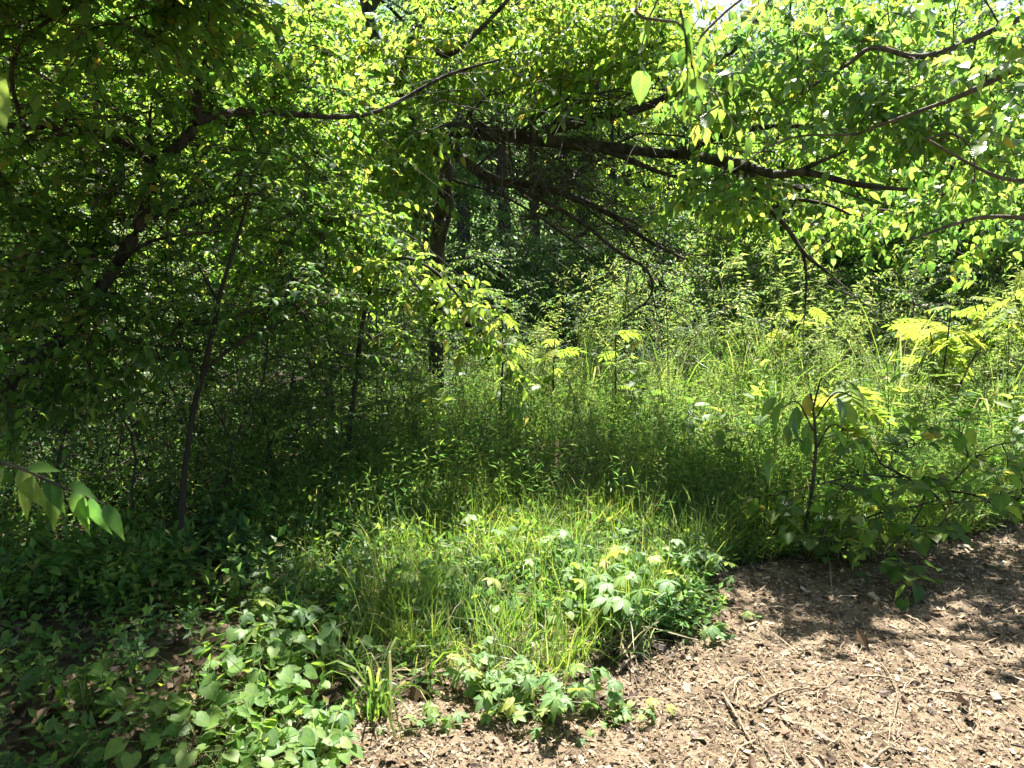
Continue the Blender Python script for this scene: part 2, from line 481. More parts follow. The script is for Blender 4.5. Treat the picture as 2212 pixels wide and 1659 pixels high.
def make_twigs(p0, d, L, k, droop, size, hang=.3, mode='planar', splay=.9, jit=.5, npts=4, first=.15):
    """arching twigs with alternate leaves -> twig points, leaf position / direction / normal / size"""
    Tn = len(p0)
    d = nrm(d)
    s = np.linspace(0, 1, npts)[None, :, None]
    wob = rs.normal(0, .06, (Tn, 1, 3)) * np.sin(s * 3.0) * L[:, None, None]
    dr = np.zeros((Tn, 1, 3)); dr[:, 0, 2] = -droop * L if np.ndim(droop) == 0 else -droop * L
    pts = p0[:, None, :] + d[:, None, :] * L[:, None, None] * s + dr * s ** 2 + wob
    sj = np.linspace(first, 1, k)[None, :] + rs.uniform(-.4, .4, (Tn, k)) * (1 - first) / k
    sj = np.clip(sj, .02, 1)[..., None]
    pos = p0[:, None, :] + d[:, None, :] * L[:, None, None] * sj + dr * sj ** 2 + rs.normal(0, .06, (Tn, 1, 3)) * 0 + wob[:, :1] * 0
    # same wobble as the twig
    w0 = wob[:, 1:2, :] / max(math.sin(3.0 / (npts - 1)), 1e-6)
    pos = pos + w0 * np.sin(sj * 3.0)
    tan = nrm(d[:, None, :] * L[:, None, None] + 2 * dr * sj)
    up = np.array([0, 0, 1.0])
    if mode == 'planar':
        side = nrm(np.cross(tan, up) + 1e-5)
        sg = np.where((np.arange(k) % 2) == 0, 1.0, -1.0)[None, :, None]
        side = side * sg
    else:
        e1 = nrm(np.cross(tan, np.array([.3, .9, .1]))); e2 = np.cross(tan, e1)
        th = (np.arange(k) * 2.4)[None, :, None] + rs.rand(Tn, 1, 1) * 6.28
        side = e1 * np.cos(th) + e2 * np.sin(th)
    term = (np.arange(k) == k - 1)[None, :, None]
    f = np.where(term, tan, tan * .55 + side * splay)
    f = f + rs.normal(0, jit * .5, f.shape) + np.array([0, 0, -1.0]) * hang
    if mode == 'planar':
        n = up + np.array(sd) * .6 + rs.normal(0, jit, f.shape)      # leaves turn their faces to the light
    else:
        n = tan + rs.normal(0, jit, f.shape) + up * .3
    sz = size * rs.uniform(.5, 1.35, (Tn, k))
    return pts, pos.reshape(-1, 3), f.reshape(-1, 3), n.reshape(-1, 3), sz.ravel()

def cam_score(pos, size):
    q = pos - EYE
    cp, sp = math.cos(PITCH), math.sin(PITCH)
    z = q[:, 1] * cp - q[:, 2] * sp
    y = q[:, 1] * sp + q[:, 2] * cp
    zz = np.maximum(z, .05)
    u = np.abs(q[:, 0] / zz) ; v = np.abs(y / zz)
    ins = (z > .2) & (u < 1106 / FPX) & (v < 830 / FPX)
    return np.where(ins, size / zz, 0)

class Plant:
    def __init__(s, name, label, cat, base, leaf, bark='bark', group=None):
        s.root = tag(empty(name, base), label, cat, group)
        s.base = np.array(base, float)
        s.leaf = leaf; s.bark = M[bark]
        s.br = []; s.skel = []; s.skr = []; s.tw = []; s.lv = []
    def branch(s, pts, r0, r1, name='branch', n=None, k=7, wob=.0, power=1.0):
        n = n or max(6, 5 * len(pts))
        c = spline(pts, n)
        L = np.linalg.norm(c[-1] - c[0])
        if wob:
            t = np.linspace(0, 1, n)[:, None]
            for fq in (3, 7, 13):
                c = c + np.sin(t * fq * 2 + rs.rand(1, 3) * 6.28) * wob * L / fq * np.minimum(1, t * 6)
        r = r0 + (r1 - r0) * np.linspace(0, 1, n) ** power
        r = r * (1 + rs.normal(0, .05, n))
        V, T = tubes(c[None], r[None], k)
        obj(name, mesh_from(name, V - s.base, T, s.bark, None, True), s.root)
        s.skel.append(c); s.skr.append(r)
        return c
    def twigs(s, *a, rad=(.0035, .0012), **kw):
        pts, p, f, n, z = make_twigs(*a, **kw)
        s.tw.append((pts, np.broadcast_to(np.linspace(rad[0], rad[1], pts.shape[1]), pts.shape[:2])))
        s.lv.append((p, f, n, z))
    def bare(s, p0, d, L, droop, rad):
        pts, *_ = make_twigs(p0, d, L, 2, droop, .05, npts=7)
        s.tw.append((pts, np.broadcast_to(np.linspace(rad, rad * .3, 7), pts.shape[:2])))
        return pts
    def crown(s, blobs, per=4, k=9, L=(.25, .5), size=.08, droop=.25, hang=.3, subr=.008, spread=1.0, jit=.5, rise=.1, minz=None):
        sk = np.vstack(s.skel); H = []
        for c, r, nh in blobs:
            r = np.array(r if np.ndim(r) else (r, r, r), float)
            q = nrm(rs.normal(size=(nh, 3))) * (rs.rand(nh, 1) ** (1 / 2.6)) * r + np.array(c)
            H.append(q)
        H = np.vstack(H)
        if minz is not None: H = H[H[:, 2] > minz]
        # every sub-branch leaves the wood that is nearest: the limbs, or a sub-branch already there
        d0 = np.array([(((h - sk) ** 2) * np.array([1, 1, 1.6])).sum(1).min() for h in H])
        H = H[np.argsort(d0)]
        pool = np.empty((len(sk) + 2 * len(H), 3)); pool[:len(sk)] = sk; m = len(sk)
        A = np.empty_like(H)
        for q in range(len(H)):
            dd = ((H[q] - pool[:m]) ** 2).sum(1)
            A[q] = pool[dd.argmin()]
            pool[m] = H[q]; pool[m + 1] = .6 * A[q] + .4 * H[q]; m += 2
        dv = H - A; dl = np.linalg.norm(dv, axis=1)
        dv = dv + .6 * (H - H.mean(0)) * np.array([1, 1, .3]) * (dl / np.maximum(np.linalg.norm(H - H.mean(0), axis=1), .1))[:, None]
        dv0 = H - A
        t = np.linspace(0, 1, 7)[None, :, None]
        arc = np.zeros((len(H), 1, 3)); arc[:, 0, 2] = dl * rs.uniform(-.05, .22, len(H))
        side = rs.normal(0, .09, (len(H), 1, 3)) * dl[:, None, None]
        side2 = rs.normal(0, .04, (len(H), 1, 3)) * dl[:, None, None]
        pts = A[:, None] * (1 - t) + H[:, None] * t + (arc + side) * np.sin(t * math.pi) + side2 * np.sin(t * 3 * math.pi)
        rr = np.clip(subr * (.5 + dl), .003, .016)
        s.tw.append((pts, rr[:, None] * np.linspace(1, .4, 7)[None]))
        # leafy twigs leave the outer part of each sub-branch
        tt = np.array([4, 5, 6, 6, 5, 3, 6, 4])[np.arange(per) % 8]
        p0 = pts[:, tt, :].reshape(-1, 3)
        base = np.repeat(nrm(dv * np.array([1, 1, .35])), per, 0)
        ang = rs.normal(0, .9 * spread, len(base)); c, sn = np.cos(ang), np.sin(ang)
        d = np.stack([base[:, 0] * c - base[:, 1] * sn, base[:, 0] * sn + base[:, 1] * c, base[:, 2] + rs.normal(rise, .25, len(base))], 1)
        Lr = rs.uniform(L[0], L[1], len(p0))
        s.twigs(p0, d, Lr, k, droop, size, hang=hang, jit=jit)
    def build(s, nleaf=250, maxz=None):
        if s.tw:
            by = {}
            for pts, r in s.tw: by.setdefault(pts.shape[1], []).append((pts, r))
            VV, TT, o = [], [], 0
            for n, l in by.items():
                V, T = tubes(np.concatenate([a for a, _ in l]), np.concatenate([b for _, b in l]), 3)
                VV.append(V); TT.append(T + o); o += len(V)
            obj('twigs', mesh_from('twigs', np.vstack(VV) - s.base, np.vstack(TT), s.bark, None, True), s.root, 'stuff')
        if not s.lv: return s.root
        p = np.vstack([a[0] for a in s.lv]); f = np.vstack([a[1] for a in s.lv]); n = np.vstack([a[2] for a in s.lv]); z = np.concatenate([a[3] for a in s.lv])
        R = frames(f, n)
        hi, lo, mat = LEAF[s.leaf]
        sel = np.zeros(len(p), bool)
        if nleaf:
            sc = cam_score(p, z)
            idx = np.argsort(-sc)[:nleaf]
            idx = idx[sc[idx] > 0]
            sel[idx] = True
            for j, i in enumerate(idx):
                o = obj('leaf', hi[j % len(hi)], s.root)
                m = np.eye(4); m[:3, :3] = R[i] * z[i]; m[:3, 3] = p[i] - s.base
                o.matrix_basis = Matrix(m.tolist())
        rest = ~sel
        if rest.any():
            V, T, rn = scatter(lo, p[rest], R[rest], z[rest])
            obj('foliage', mesh_from('foliage', V - s.base, T, mat, rn, False), s.root, 'stuff')
        return s.root

# ------------------------------------------------------------------ ground and path
def grid_mesh(name, xs, ys, mat, zoff=0.0, keep=None):
    X, Y = np.meshgrid(xs, ys)
    V = np.stack([X.ravel(), Y.ravel(), hz(X, Y).ravel() + zoff], 1)
    nx, ny = len(xs), len(ys)
    i = np.arange(nx * ny).reshape(ny, nx)
    Q = np.stack([i[:-1, :-1], i[:-1, 1:], i[1:, 1:], i[1:, :-1]], -1).reshape(-1, 4)
    if keep is not None:
        c = V[Q].mean(1); Q = Q[keep(c[:, 0], c[:, 1])]
        used = np.unique(Q); mp = np.zeros(len(V), int); mp[used] = np.arange(len(used))
        V = V[used]; Q = mp[Q]
    return mesh_from(name, V, Q, mat, None, True)

gx = np.concatenate([np.linspace(-200, -14, 30), np.linspace(-13.5, 13.5, 136), np.linspace(14, 200, 30)])
gy = np.concatenate([np.linspace(-60, -5, 12), np.linspace(-4.5, 20, 124), np.linspace(20.5, 300, 60)])
obj('ground', grid_mesh('ground', gx, gy, M['soil']), None, 'structure')

PATH = [G(u, v)[:2] for u, v in ((740, 1659), (800, 1560), (940, 1500), (1150, 1530), (1390, 1510), (1340, 1440), (1450, 1390), (1570, 1330), (1545, 1230), (1700, 1218), (1900, 1215), (2060, 1165), (2212, 1115), (2500, 1060))]
PATH = [(-.9, -3.0), (-.75, 1.5)] + [tuple(p) for p in PATH] + [(9.0, 4.4), (9.0, -3.0)]
def in_path(x, y):
    w = .07 * np.sin(7 * x + 2 * y) + .05 * np.sin(13 * y - 5 * x)
    return inpoly(x + w, y + w * .6, PATH)
path = obj('woodchip_path', grid_mesh('woodchip_path', np.arange(-1.2, 9, .06), np.arange(-3, 6.2, .06), M['mulch'], .006, in_path), None, 'structure')

# ------------------------------------------------------------------ wood chips
def chip_template(seed):
    r = random.Random(seed)
    w = r.uniform(.14, .3)
    a = [(-w * r.uniform(.6, 1), 0), (w * r.uniform(.6, 1), r.uniform(-.06, .1)), (w * r.uniform(.5, .9), 1 + r.uniform(-.2, .1)), (-w * r.uniform(.3, .9), 1)]
    h = r.uniform(.05, .12); b = r.uniform(-.1, .12)
    V = [(x, y - .5, 0) for x, y in a] + [(x * .9, y - .5, h + b * y * (1 - y) * 4) for x, y in a]
    T = [(4, 5, 6), (4, 6, 7), (0, 1, 5), (0, 5, 4), (1, 2, 6), (1, 6, 5), (2, 3, 7), (2, 7, 6), (3, 0, 4), (3, 4, 7)]
    return np.array(V, float), np.array(T, int), np.zeros((8, 2))

def scatter_flat(n, region, tmpls, size, z0, tilt=.25, mat=None, name='wood_chips', parent=None, big=0, bigname='wood_chip'):
    (x0, x1, y0, y1), test = region
    x = rs.uniform(x0, x1, n * 3); y = y0 + (y1 - y0) * rs.rand(n * 3) ** 1.25
    ok = test(x, y); x, y = x[ok][:n], y[ok][:n]
    m = len(x)
    th = rs.rand(m) * 6.28
    f = np.stack([np.cos(th), np.sin(th), rs.normal(0, tilt, m)], 1)
    nn = np.stack([rs.normal(0, tilt, m), rs.normal(0, tilt, m), np.ones(m)], 1)
    R = frames(f, nn)
    sz = size[0] * np.exp(rs.normal(0, size[1], m))
    pos = np.stack([x, y, hz(x, y) + z0 + rs.uniform(0, .012, m)], 1)
    sel = np.zeros(m, bool)
    if big:
        ix = np.argsort(-cam_score(pos, sz))[:big]; sel[ix] = True
        ms = [mesh_from(bigname, t[0], t[1], mat) for t in tmpls]
        for j, i in enumerate(ix):
            o = obj(bigname, ms[j % len(ms)], parent)
            mm = np.eye(4); mm[:3, :3] = R[i] * sz[i]; mm[:3, 3] = pos[i]
            o.matrix_basis = Matrix(mm.tolist())
    VV, TT, RR, o = [], [], [], 0
    which = rs.randint(0, len(tmpls), m)
    for k, t in enumerate(tmpls):
        q = (which == k) & ~sel
        V, T, r = scatter(t, pos[q], R[q], sz[q]); VV.append(V); TT.append(T + o); RR.append(r); o += len(V)
    return obj(name, mesh_from(name, np.vstack(VV), np.vstack(TT), mat, np.concatenate(RR)), parent, 'stuff')

def strand_template(seed):
    r = random.Random(seed); w = r.uniform(.018, .04); b = r.uniform(-.3, .3)
    V = [(-w, -1.6, 0), (w, -1.6, .02), (w + b, 0, .22), (b - w, 0, .2), (w * .6, 1.6, .05), (-w * .6, 1.6, .03)]
    T = [(0, 1, 2), (0, 2, 3), (3, 2, 4), (3, 4, 5)]
    return np.array(V, float), np.array(T, int), np.zeros((6, 2))
chips = [chip_template(i) for i in range(7)]
vis_path = ((-.9, 4.2, 1.7, 5.6), in_path)
sliver = [(np.array([(-w, -.5, 0), (w, -.45, .04), (w * .8, .5, .02), (-w * .9, .46, .06)], float), np.array([(0, 1, 2), (0, 2, 3)]), np.zeros((4, 2))) for w in (.12, .2, .3, .38)]
scatter_flat(20000, vis_path, chips, (.0115, .55), .004, .35, M['chip'], 'wood_chips', path, 280)
scatter_flat(60000, vis_path, sliver, (.0085, .55), .004, .4, M['chip'], 'fine_chips', path)
scatter_flat(5000, vis_path, [strand_template(i) for i in range(5)], (.022, .5), .012, .12, M['chip'], 'dry_strands', path)
# dry leaves lying on the mulch and under the plants
dead = [blade(OVA, 0, .5, -.3), blade(ELL, 0, .7, .3), blade(OVA, 0, -.3, .4)]
scatter_flat(900, vis_path, dead, (.032, .3), .012, .3, M['dead_leaf'], 'leaf_litter', path)
scatter_flat(14000, ((-5, 4, 1.4, 8), lambda x, y: ~in_path(x, y)), [mul_lo, elm_lo, hexa(.25, .3, .7, .2, .3)], (.042, .35), .006, .35, M['dead_leaf'], 'leaf_litter')

# twigs lying on the path
def ground_twig(px, r, label, mat='dead_wood', forks=()):
    pts = [G(u, v) for u, v in px]
    base = pts[0].copy()
    c = spline([[p[0], p[1], float(hz(p[0], p[1])) + .016 + r] for p in pts], 6 * len(pts))
    c[:, 2] += rs.normal(0, .003, len(c)) + .012 * np.sin(np.linspace(0, 6, len(c)))
    V, T = tubes(c[None], np.linspace(r, r * .45, len(c))[None], 6)
    for i0, du, dv in forks:
        e = G(px[i0][0] + du, px[i0][1] + dv)
        s = G(*px[i0])
        cc = spline([[s[0], s[1], .016 + r + float(hz(s[0], s[1]))], [e[0], e[1], .03 + float(hz(e[0], e[1]))]], 6)
        v2, t2 = tubes(cc[None], np.linspace(r * .7, r * .3, 6)[None], 5)
        T = np.vstack([T, t2 + len(V)]); V = np.vstack([V, v2])
    o = obj('twig', mesh_from('twig', V - base, T, M[mat], None, True))
    o.location = base
    tag(o, label, 'twig', 'fallen twigs on the path')
ground_twig(((1560, 1499), (1590, 1555), (1620, 1600), (1632, 1622)), .006, 'long bent twig lying alone at the bottom of the mulch path')
ground_twig(((1630, 1535), (1680, 1512), (1720, 1497), (1775, 1492), (1810, 1470)), .006, 'curved twig crossing the middle of the mulch path', forks=((1, -55, -75),))
ground_twig(((1585, 1500), (1592, 1475), (1618, 1448)), .005, 'short forked twig lying left of the curved twig on mulch')
ground_twig(((2020, 1503), (2080, 1510), (2150, 1505), (2212, 1503)), .005, 'straight thin twig beside the shadow patch at the path edge')
ground_twig(((1870, 1470), (1940, 1483), (2000, 1478)), .004, 'thin dark twig just below the leaf shadow on the path')
ground_twig(((2120, 1365), (2212, 1352)), .006, 'pale straight stick pointing in from the far side of the path')
ground_twig(((1950, 1330), (2010, 1372), (2040, 1412)), .005, 'dark twig slanting beyond the leaf shadow on the path')
ground_twig(((1660, 1313), (1720, 1318), (1790, 1325)), .005, 'thin twig lying near the creeper edge of the mulch')
ground_twig(((1880, 1660), (1930, 1630), (2000, 1632)), .006, 'short thick twig at the very bottom of the path')
ground_twig(((1905, 1440), (1935, 1505), (1930, 1560), (1910, 1590)), .003, 'curling pale grass stalk fallen across the mulch', 'dead_wood')
ground_twig(((1330, 1455), (1380, 1420), (1400, 1400)), .006, 'grey twig poking out beneath the creeper patch')
ground_twig(((1790, 1215), (1795, 1260), (1803, 1300)), .006, 'pale bent stalk standing out from the grass edge')

# ------------------------------------------------------------------ far trees
def far_tree(H, R, leaf='far', nh=230, size=.17, clear=.25, seed=0, bark='bark', r0=.17, name='forest_tree'):
    pl = Plant(name, 'x', 'tree', (0, 0, 0), leaf, bark)
    lean = rs.uniform(-.5, .5, 2)
    pl.branch([(0, 0, -.1), (lean[0] * .3, lean[1] * .3, H * .35), (lean[0], lean[1], H * .7), (lean[0] * 1.2, lean[1] * 1.2, H)], r0, .03, 'trunk', k=9, wob=.01)
    for i in range(9):
        z = H * rs.uniform(clear, .85); a = rs.rand() * 6.28; L = R * rs.uniform(.5, .95)
        s = np.array([lean[0] * z / H, lean[1] * z / H, z])
        e = s + np.array([math.cos(a) * L, math.sin(a) * L, L * rs.uniform(-.05, .5)])
        pl.branch([s, (s + e) / 2 + [0, 0, .15 * L], e], r0 * .35, .015, 'branch', k=5, wob=.04)
    pl.crown([((lean[0] * .6, lean[1] * .6, H * (clear + .95) / 2), (R, R, H * (.98 - clear) / 2), nh)], per=5, k=9, L=(.5, 1.1), size=size, droop=.35, subr=.02, jit=.6)
    return pl.build(0)

protos = [far_tree(11, 2.6, clear=.3), far_tree(13, 3.0, clear=.36, r0=.22, nh=260), far_tree(9, 2.4, clear=.18, r0=.14), far_tree(12, 2.2, clear=.45, r0=.16, nh=200)]
protos.append(far_tree(12, 2.0, clear=.5, r0=.2, nh=80))
used = [False] * 5
def put_far(k, x, y, label, group='trees of the wood behind', sc=1.0):
    o = protos[k] if not used[k] else copy_tree(protos[k])
    used[k] = True
    place(o, on(x, y), rs.rand() * 6.28, sc, label, group)
for k, (u, d, lab) in enumerate(((895, 19, 'straight dark trunk at the near end of the dark hollow'), (1000, 17, 'dark forest trunk standing second in the dark hollow'),
                  (1045, 21, 'slim dark trunk between two thicker ones in the hollow'), (1092, 18, 'dark trunk at the middle of the hollow behind the weeds'),
                  (1160, 22, 'dark trunk deep in the hollow below the low limb'), (1205, 18.5, 'thick dark trunk just above the tall weed tops'),
                  (1255, 17, 'thickest dark trunk at the end of the dark hollow'), (1330, 23, 'dim trunk half hidden behind the hanging branches'))):
    p = P(u, 600, d)
    put_far(3 if d > 22.5 else 4, p[0], p[1], lab)
for i in range(46):
    a = -36 + 72 * ((i * 0.618) % 1); d = rs.uniform(31, 40) if abs(a + 2) < 11 else (rs.uniform(21, 36) if a > 0 else rs.uniform(14.5, 34))
    put_far((0, 2, 1, 0, 2)[i % 5], d * math.tan(math.radians(a)), d, 'leafy forest tree in the thick wood beyond the clearing', sc=rs.uniform(.8, 1.15) * (.85 if a > 20 else 1))
for x, y in ((-6.0, 1.8), (-4.6, -2.0), (-7.5, 5.2), (-1.0, -6.5)):  # trees out of view, added to cut the sky fill near the camera
    put_far((1, 0)[int(y < 0)], x, y, 'tall unseen tree added beside the viewer to block sky light', 'unseen trees added to block sky light')
for i in range(26):
    a = -42 + 84 * i / 25; d = rs.uniform(36, 46)
    put_far((2, 0)[i % 2], d * math.tan(math.radians(a)), d, 'pale distant tree closing off the back of the wood', 'distant trees at the back of the wood', rs.uniform(1.1, 1.4) * (.75 if a > 20 else 1))
def far_bush(H, R, nh, size):
    pl = Plant('forest_bush', 'x', 'bush', (0, 0, 0), 'far', 'bark_dark')
    for i in range(7):
        a = rs.rand() * 6.28; e = np.array([math.cos(a) * R * .6, math.sin(a) * R * .6, H * rs.uniform(.5, .9)])
        pl.branch([(0, 0, -.1), e * [.3, .3, .5], e], .03, .008, 'stem', k=5, wob=.03)
    pl.crown([((0, 0, H * .5), (R, R, H * .5), nh)], per=5, k=8, L=(.35, .8), size=size, droop=.3, subr=.012, jit=.6, minz=.1)
    return pl.build(0)
fb = [far_bush(2.6, 1.5, 120, .11), far_bush(3.8, 1.7, 150, .12), far_bush(1.7, 1.3, 90, .10)]
fu = [False] * 3
for i in range(70):
    a = -38 + 76 * ((i * 0.618 + .3) % 1); hol = abs(a + 1) < 9
    d = rs.uniform(19, 30) if hol else rs.uniform(12.8, 26)
    if i % 4 == 3 and hol: d = rs.uniform(13.2, 15.5)
    k = i % 3
    if a > 0 and k == 1 and d < 18: d += 5
    o = fb[k] if not fu[k] else copy_tree(fb[k]); fu[k] = True
    place(o, on(d * math.tan(math.radians(a)), d), rs.rand() * 6.28, rs.uniform(.8, 1.25),
          'low dark bush between the trunks of the dark hollow' if hol else 'dense bush filling the wood edge behind the clearing', 'bushes of the dark hollow' if hol else 'bushes at the wood edge')

# ------------------------------------------------------------------ the three big trees
# leaning tree at the left
A = Plant('leaning_tree', 'dark leaning tree with a forked trunk over the shaded thicket', 'tree', on(-3.35, 4.0), 'tree', 'bark')
A.branch([A.base - [0, 0, .1], P(0, 870, 4.1), P(150, 715, 4.2), P(240, 590, 4.3), P(300, 480, 4.35), P(325, 400, 4.4), P(333, 350, 4.4)], .042, .032, 'trunk', k=9, wob=.012)
A.branch([P(333, 355, 4.4), P(385, 315, 4.4), P(425, 265, 4.45), P(428, 190, 4.5), P(462, 105, 4.5), P(515, 10, 4.55), P(560, -200, 4.6), P(600, -450, 4.7)], .036, .016, 'branch')
A.branch([P(333, 355, 4.4), P(290, 315, 4.3), P(220, 290, 4.2), P(110, 275, 4.1), P(-20, 270, 4.0)], .033, .015)
A.branch([P(425, 262, 4.45), P(490, 245, 4.6), P(560, 240, 4.8), P(660, 248, 5.0), P(740, 252, 5.2), P(830, 235, 5.4), P(960, 165, 5.6), P(1080, 128, 5.7)], .03, .009)
A.branch([P(447, 105, 4.5), P(425, 40, 4.5), P(415, -60, 4.5), P(380, -300, 4.4)], .024, .012)
A.branch([P(325, 345, 4.4), P(322, 280, 4.45), P(330, 200, 4.5)], .012, .006)
A.branch([P(300, 480, 4.35), P(420, 440, 4.4), P(560, 420, 4.7), P(650, 470, 4.9)], .014, .006)
A.branch([P(250, 575, 4.3), P(330, 520, 4.1), P(470, 500, 4.0)], .013, .006)
A.branch([P(560, -200, 4.6), (-1.2, 4.6, 4.3), (-.9, 4.3, 4.9)], .02, .01)
A.branch([P(380, -300, 4.4), (-2.5, 4.0, 4.3), (-2.8, 3.6, 5.0)], .02, .01)
A.branch([(-2.5, 4.0, 4.3), (-2.4, 2.6, 3.7), (-2.0, 1.2, 3.3), (-1.2, .3, 3.2)], .022, .008)
A.branch([(-2.6, 4.0, 2.3), (-2.3, 3.5, 2.6), (-1.8, 3.3, 2.8), (-1.2, 3.4, 3.1)], .012, .005)
A.branch([(-1.2, 4.6, 4.3), (-.7, 5.0, 4.4), (-.2, 5.5, 4.5)], .012, .005)
A.crown([(P(150, 90, 4.5), (.85, .8, .5), 62), (P(420, 110, 4.7), (.7, .7, .5), 54), (P(620, 180, 5.2), (.6, .6, .55), 52), (P(250, 330, 4.3), (.7, .7, .45), 40),
         (P(90, 430, 4.3), (.5, .6, .5), 26), (P(560, 400, 5.0), (.55, .6, .45), 32), (P(700, 480, 5.3), (.45, .5, .4), 34), (P(350, 560, 4.5), (.6, .6, .35), 22), (P(120, 640, 4.4), (.5, .6, .4), 20),
         (P(620, 620, 5.2), (.4, .5, .3), 16), (P(50, 820, 3.7), (.35, .4, .3), 20), (P(210, 740, 3.8), (.35, .3, .25), 16), (P(60, 560, 3.8), (.35, .4, .3), 16),
         ((-2.4, 3.9, 4.4), (1.2, 1.1, .7), 150), ((-2.7, 3.0, 3.4), (1.0, .8, .3), 80), ((-1.3, 2.9, 3.5), (.6, .6, .25), 36), ((-1.3, 4.5, 4.5), (.7, .9, .6), 70), ((-3.2, 4.6, 3.8), (.9, 1.0, .8), 80), ((-1.9, 3.0, 4.1), (.9, .7, .4), 95), ((-2.1, 2.7, 3.6), (.8, .6, .35), 60), ((-.95, 4.1, 4.2), (.35, .5, .35), 24), ((-1.5, 3.6, 4.6), (.8, .7, .4), 60), ((-.35, 5.3, 4.4), (.4, .55, .35), 40),  # crown above the view, thickened to deepen the shade on the floor
         ((-1.7, 2.3, 3.05), (1.0, .7, .25), 60), ((-1.3, .7, 3.2), (1.6, 1.1, .3), 150), ((-.9, 2.3, 3.15), (.4, .4, .15), 12), ((-2.9, 2.4, 2.6), (.5, .9, .6), 50), ((-2.2, 3.3, 2.75), (.9, .5, .25), 56), ((-1.7, 3.5, 2.95), (.6, .4, .2), 40), ((-1.1, 3.4, 3.3), (.5, .5, .25), 40)],  # includes unseen foliage over the camera, added to cut sky light
        per=4, k=10, L=(.22, .48), size=.058, droop=.2, hang=.25, jit=.7)
sk = np.vstack(A.skel); sel = sk[(sk[:, 2] > .9) & (sk[:, 2] < 3.2)]
p0 = sel[rs.randint(0, len(sel), 240)]
A.bare(p0, np.stack([rs.normal(.1, .8, 240), rs.normal(0, .5, 240), rs.normal(.05, .6, 240)], 1), rs.uniform(.4, 1.3, 240), .1, .004)
A.build(300)

# low-limbed tree in the middle
B = Plant('spreading_tree', 'wide tree with a heavy low limb reaching across the clearing', 'tree', on(-.85, 8.0), 'elm', 'bark')
B.branch([B.base - [0, 0, .1], P(943, 560, 7.9), P(955, 430, 7.7), P(958, 350, 7.6), P(905, 280, 7.5), P(860, 200, 7.5), P(800, 20, 7.5), P(780, -200, 7.6)], .09, .05, 'trunk', k=10, wob=.012)
limb = B.branch([P(925, 300, 7.5), P(985, 283, 7.2), P(1060, 290, 7.0), P(1160, 296, 6.9), P(1280, 312, 6.7), P(1400, 328, 6.5), P(1500, 338, 6.4), P(1640, 385, 6.2), P(1760, 420, 6.0)], .085, .02, 'branch', k=9, wob=.012)
B.branch([P(975, 310, 7.4), P(1010, 355, 7.2), P(1080, 392, 7.0), P(1170, 402, 6.9), P(1260, 435, 6.8), P(1330, 470, 6.7), P(1400, 520, 6.6), P(1480, 560, 6.5)], .06, .012)
B.branch([P(1150, 290, 6.9), P(1270, 258, 6.8), P(1400, 228, 6.6), P(1500, 175, 6.4), P(1600, 90, 6.2), P(1680, -20, 6.1)], .055, .018)
B.branch([P(1470, 330, 6.4), P(1560, 292, 6.1), P(1680, 272, 5.9), P(1830, 280, 5.7)], .04, .012)
B.branch([P(1490, 336, 6.3), P(1580, 350, 5.7), P(1670, 376, 5.2), P(1740, 372, 5.0), P(1850, 398, 4.8), P(1960, 410, 4.6)], .045, .012)
B.branch([P(1715, 374, 5.1), P(1770, 350, 4.9), P(1830, 325, 4.8)], .02, .008)
B.branch([P(1580, 350, 6.0), P(1620, 415, 5.9), P(1690, 480, 5.8), P(1740, 550, 5.7), P(1790, 590, 5.65)], .03, .009)
B.branch([P(1600, 400, 5.9), P(1690, 425, 5.7), P(1780, 440, 5.5), P(1840, 465, 5.4)], .022, .008)
B.branch([P(1735, 545, 5.7), P(1742, 600, 5.7), P(1738, 690, 5.7)], .014, .005)
B.branch([P(1200, 300, 6.85), P(1320, 330, 6.6), P(1420, 370, 6.4), P(1540, 400, 6.2)], .035, .012)
B.branch([P(1100, 398, 6.95), P(1240, 470, 6.6), P(1330, 540, 6.5), P(1398, 585, 6.5), P(1405, 640, 6.4), P(1345, 690, 6.4)], .022, .007)
B.branch([P(980, 390, 7.5), P(1100, 430, 6.9), P(1250, 530, 6.6), P(1330, 600, 6.5)], .016, .005)
B.branch([P(860, 200, 7.5), P(900, 60, 7.2), P(960, 120, 7.0), P(1040, 60, 6.9), P(1150, -60, 6.8)], .04, .015)
B.branch([P(800, 20, 7.5), P(900, -150, 7.2), P(1100, -250, 7.0), P(1300, -300, 6.8)], .05, .02)
B.branch([P(965, 400, 7.7), P(975, 440, 7.5), P(962, 500, 7.4), P(950, 560, 7.4)], .035, .02)
B.crown([(P(900, 150, 7.3), (.6, .6, .4), 40), (P(1010, 60, 7.3), (.6, .6, .4), 36), (P(1180, 150, 7.1), (.7, .6, .28), 46), (P(1180, 30, 7.2), (.7, .6, .32), 28),
         (P(1360, 130, 6.8), (.65, .6, .28), 40), (P(1400, 10, 6.8), (.65, .6, .32), 26), (P(1540, 190, 6.4), (.5, .5, .2), 24), (P(820, 270, 7.2), (.45, .5, .33), 26),
         (P(1240, 250, 6.7), (.5, .3, .05), 5), (P(900, 400, 6.9), (.2, .3, .35), 10), (P(930, 290, 6.7), (.4, .3, .2), 16), (P(840, 380, 6.6), (.28, .3, .3), 12), (P(740, 100, 7.2), (.55, .6, .5), 34), (P(1660, 420, 5.8), (.5, .5, .25), 9),
         ((1.3, 8.2, 4.7), (1.4, .7, .4), 44), ((-.2, 8.5, 5.0), (1.0, .7, .5), 24)],
        per=4, k=8, L=(.25, .55), size=.095, droop=.3, hang=.5, jit=.75)
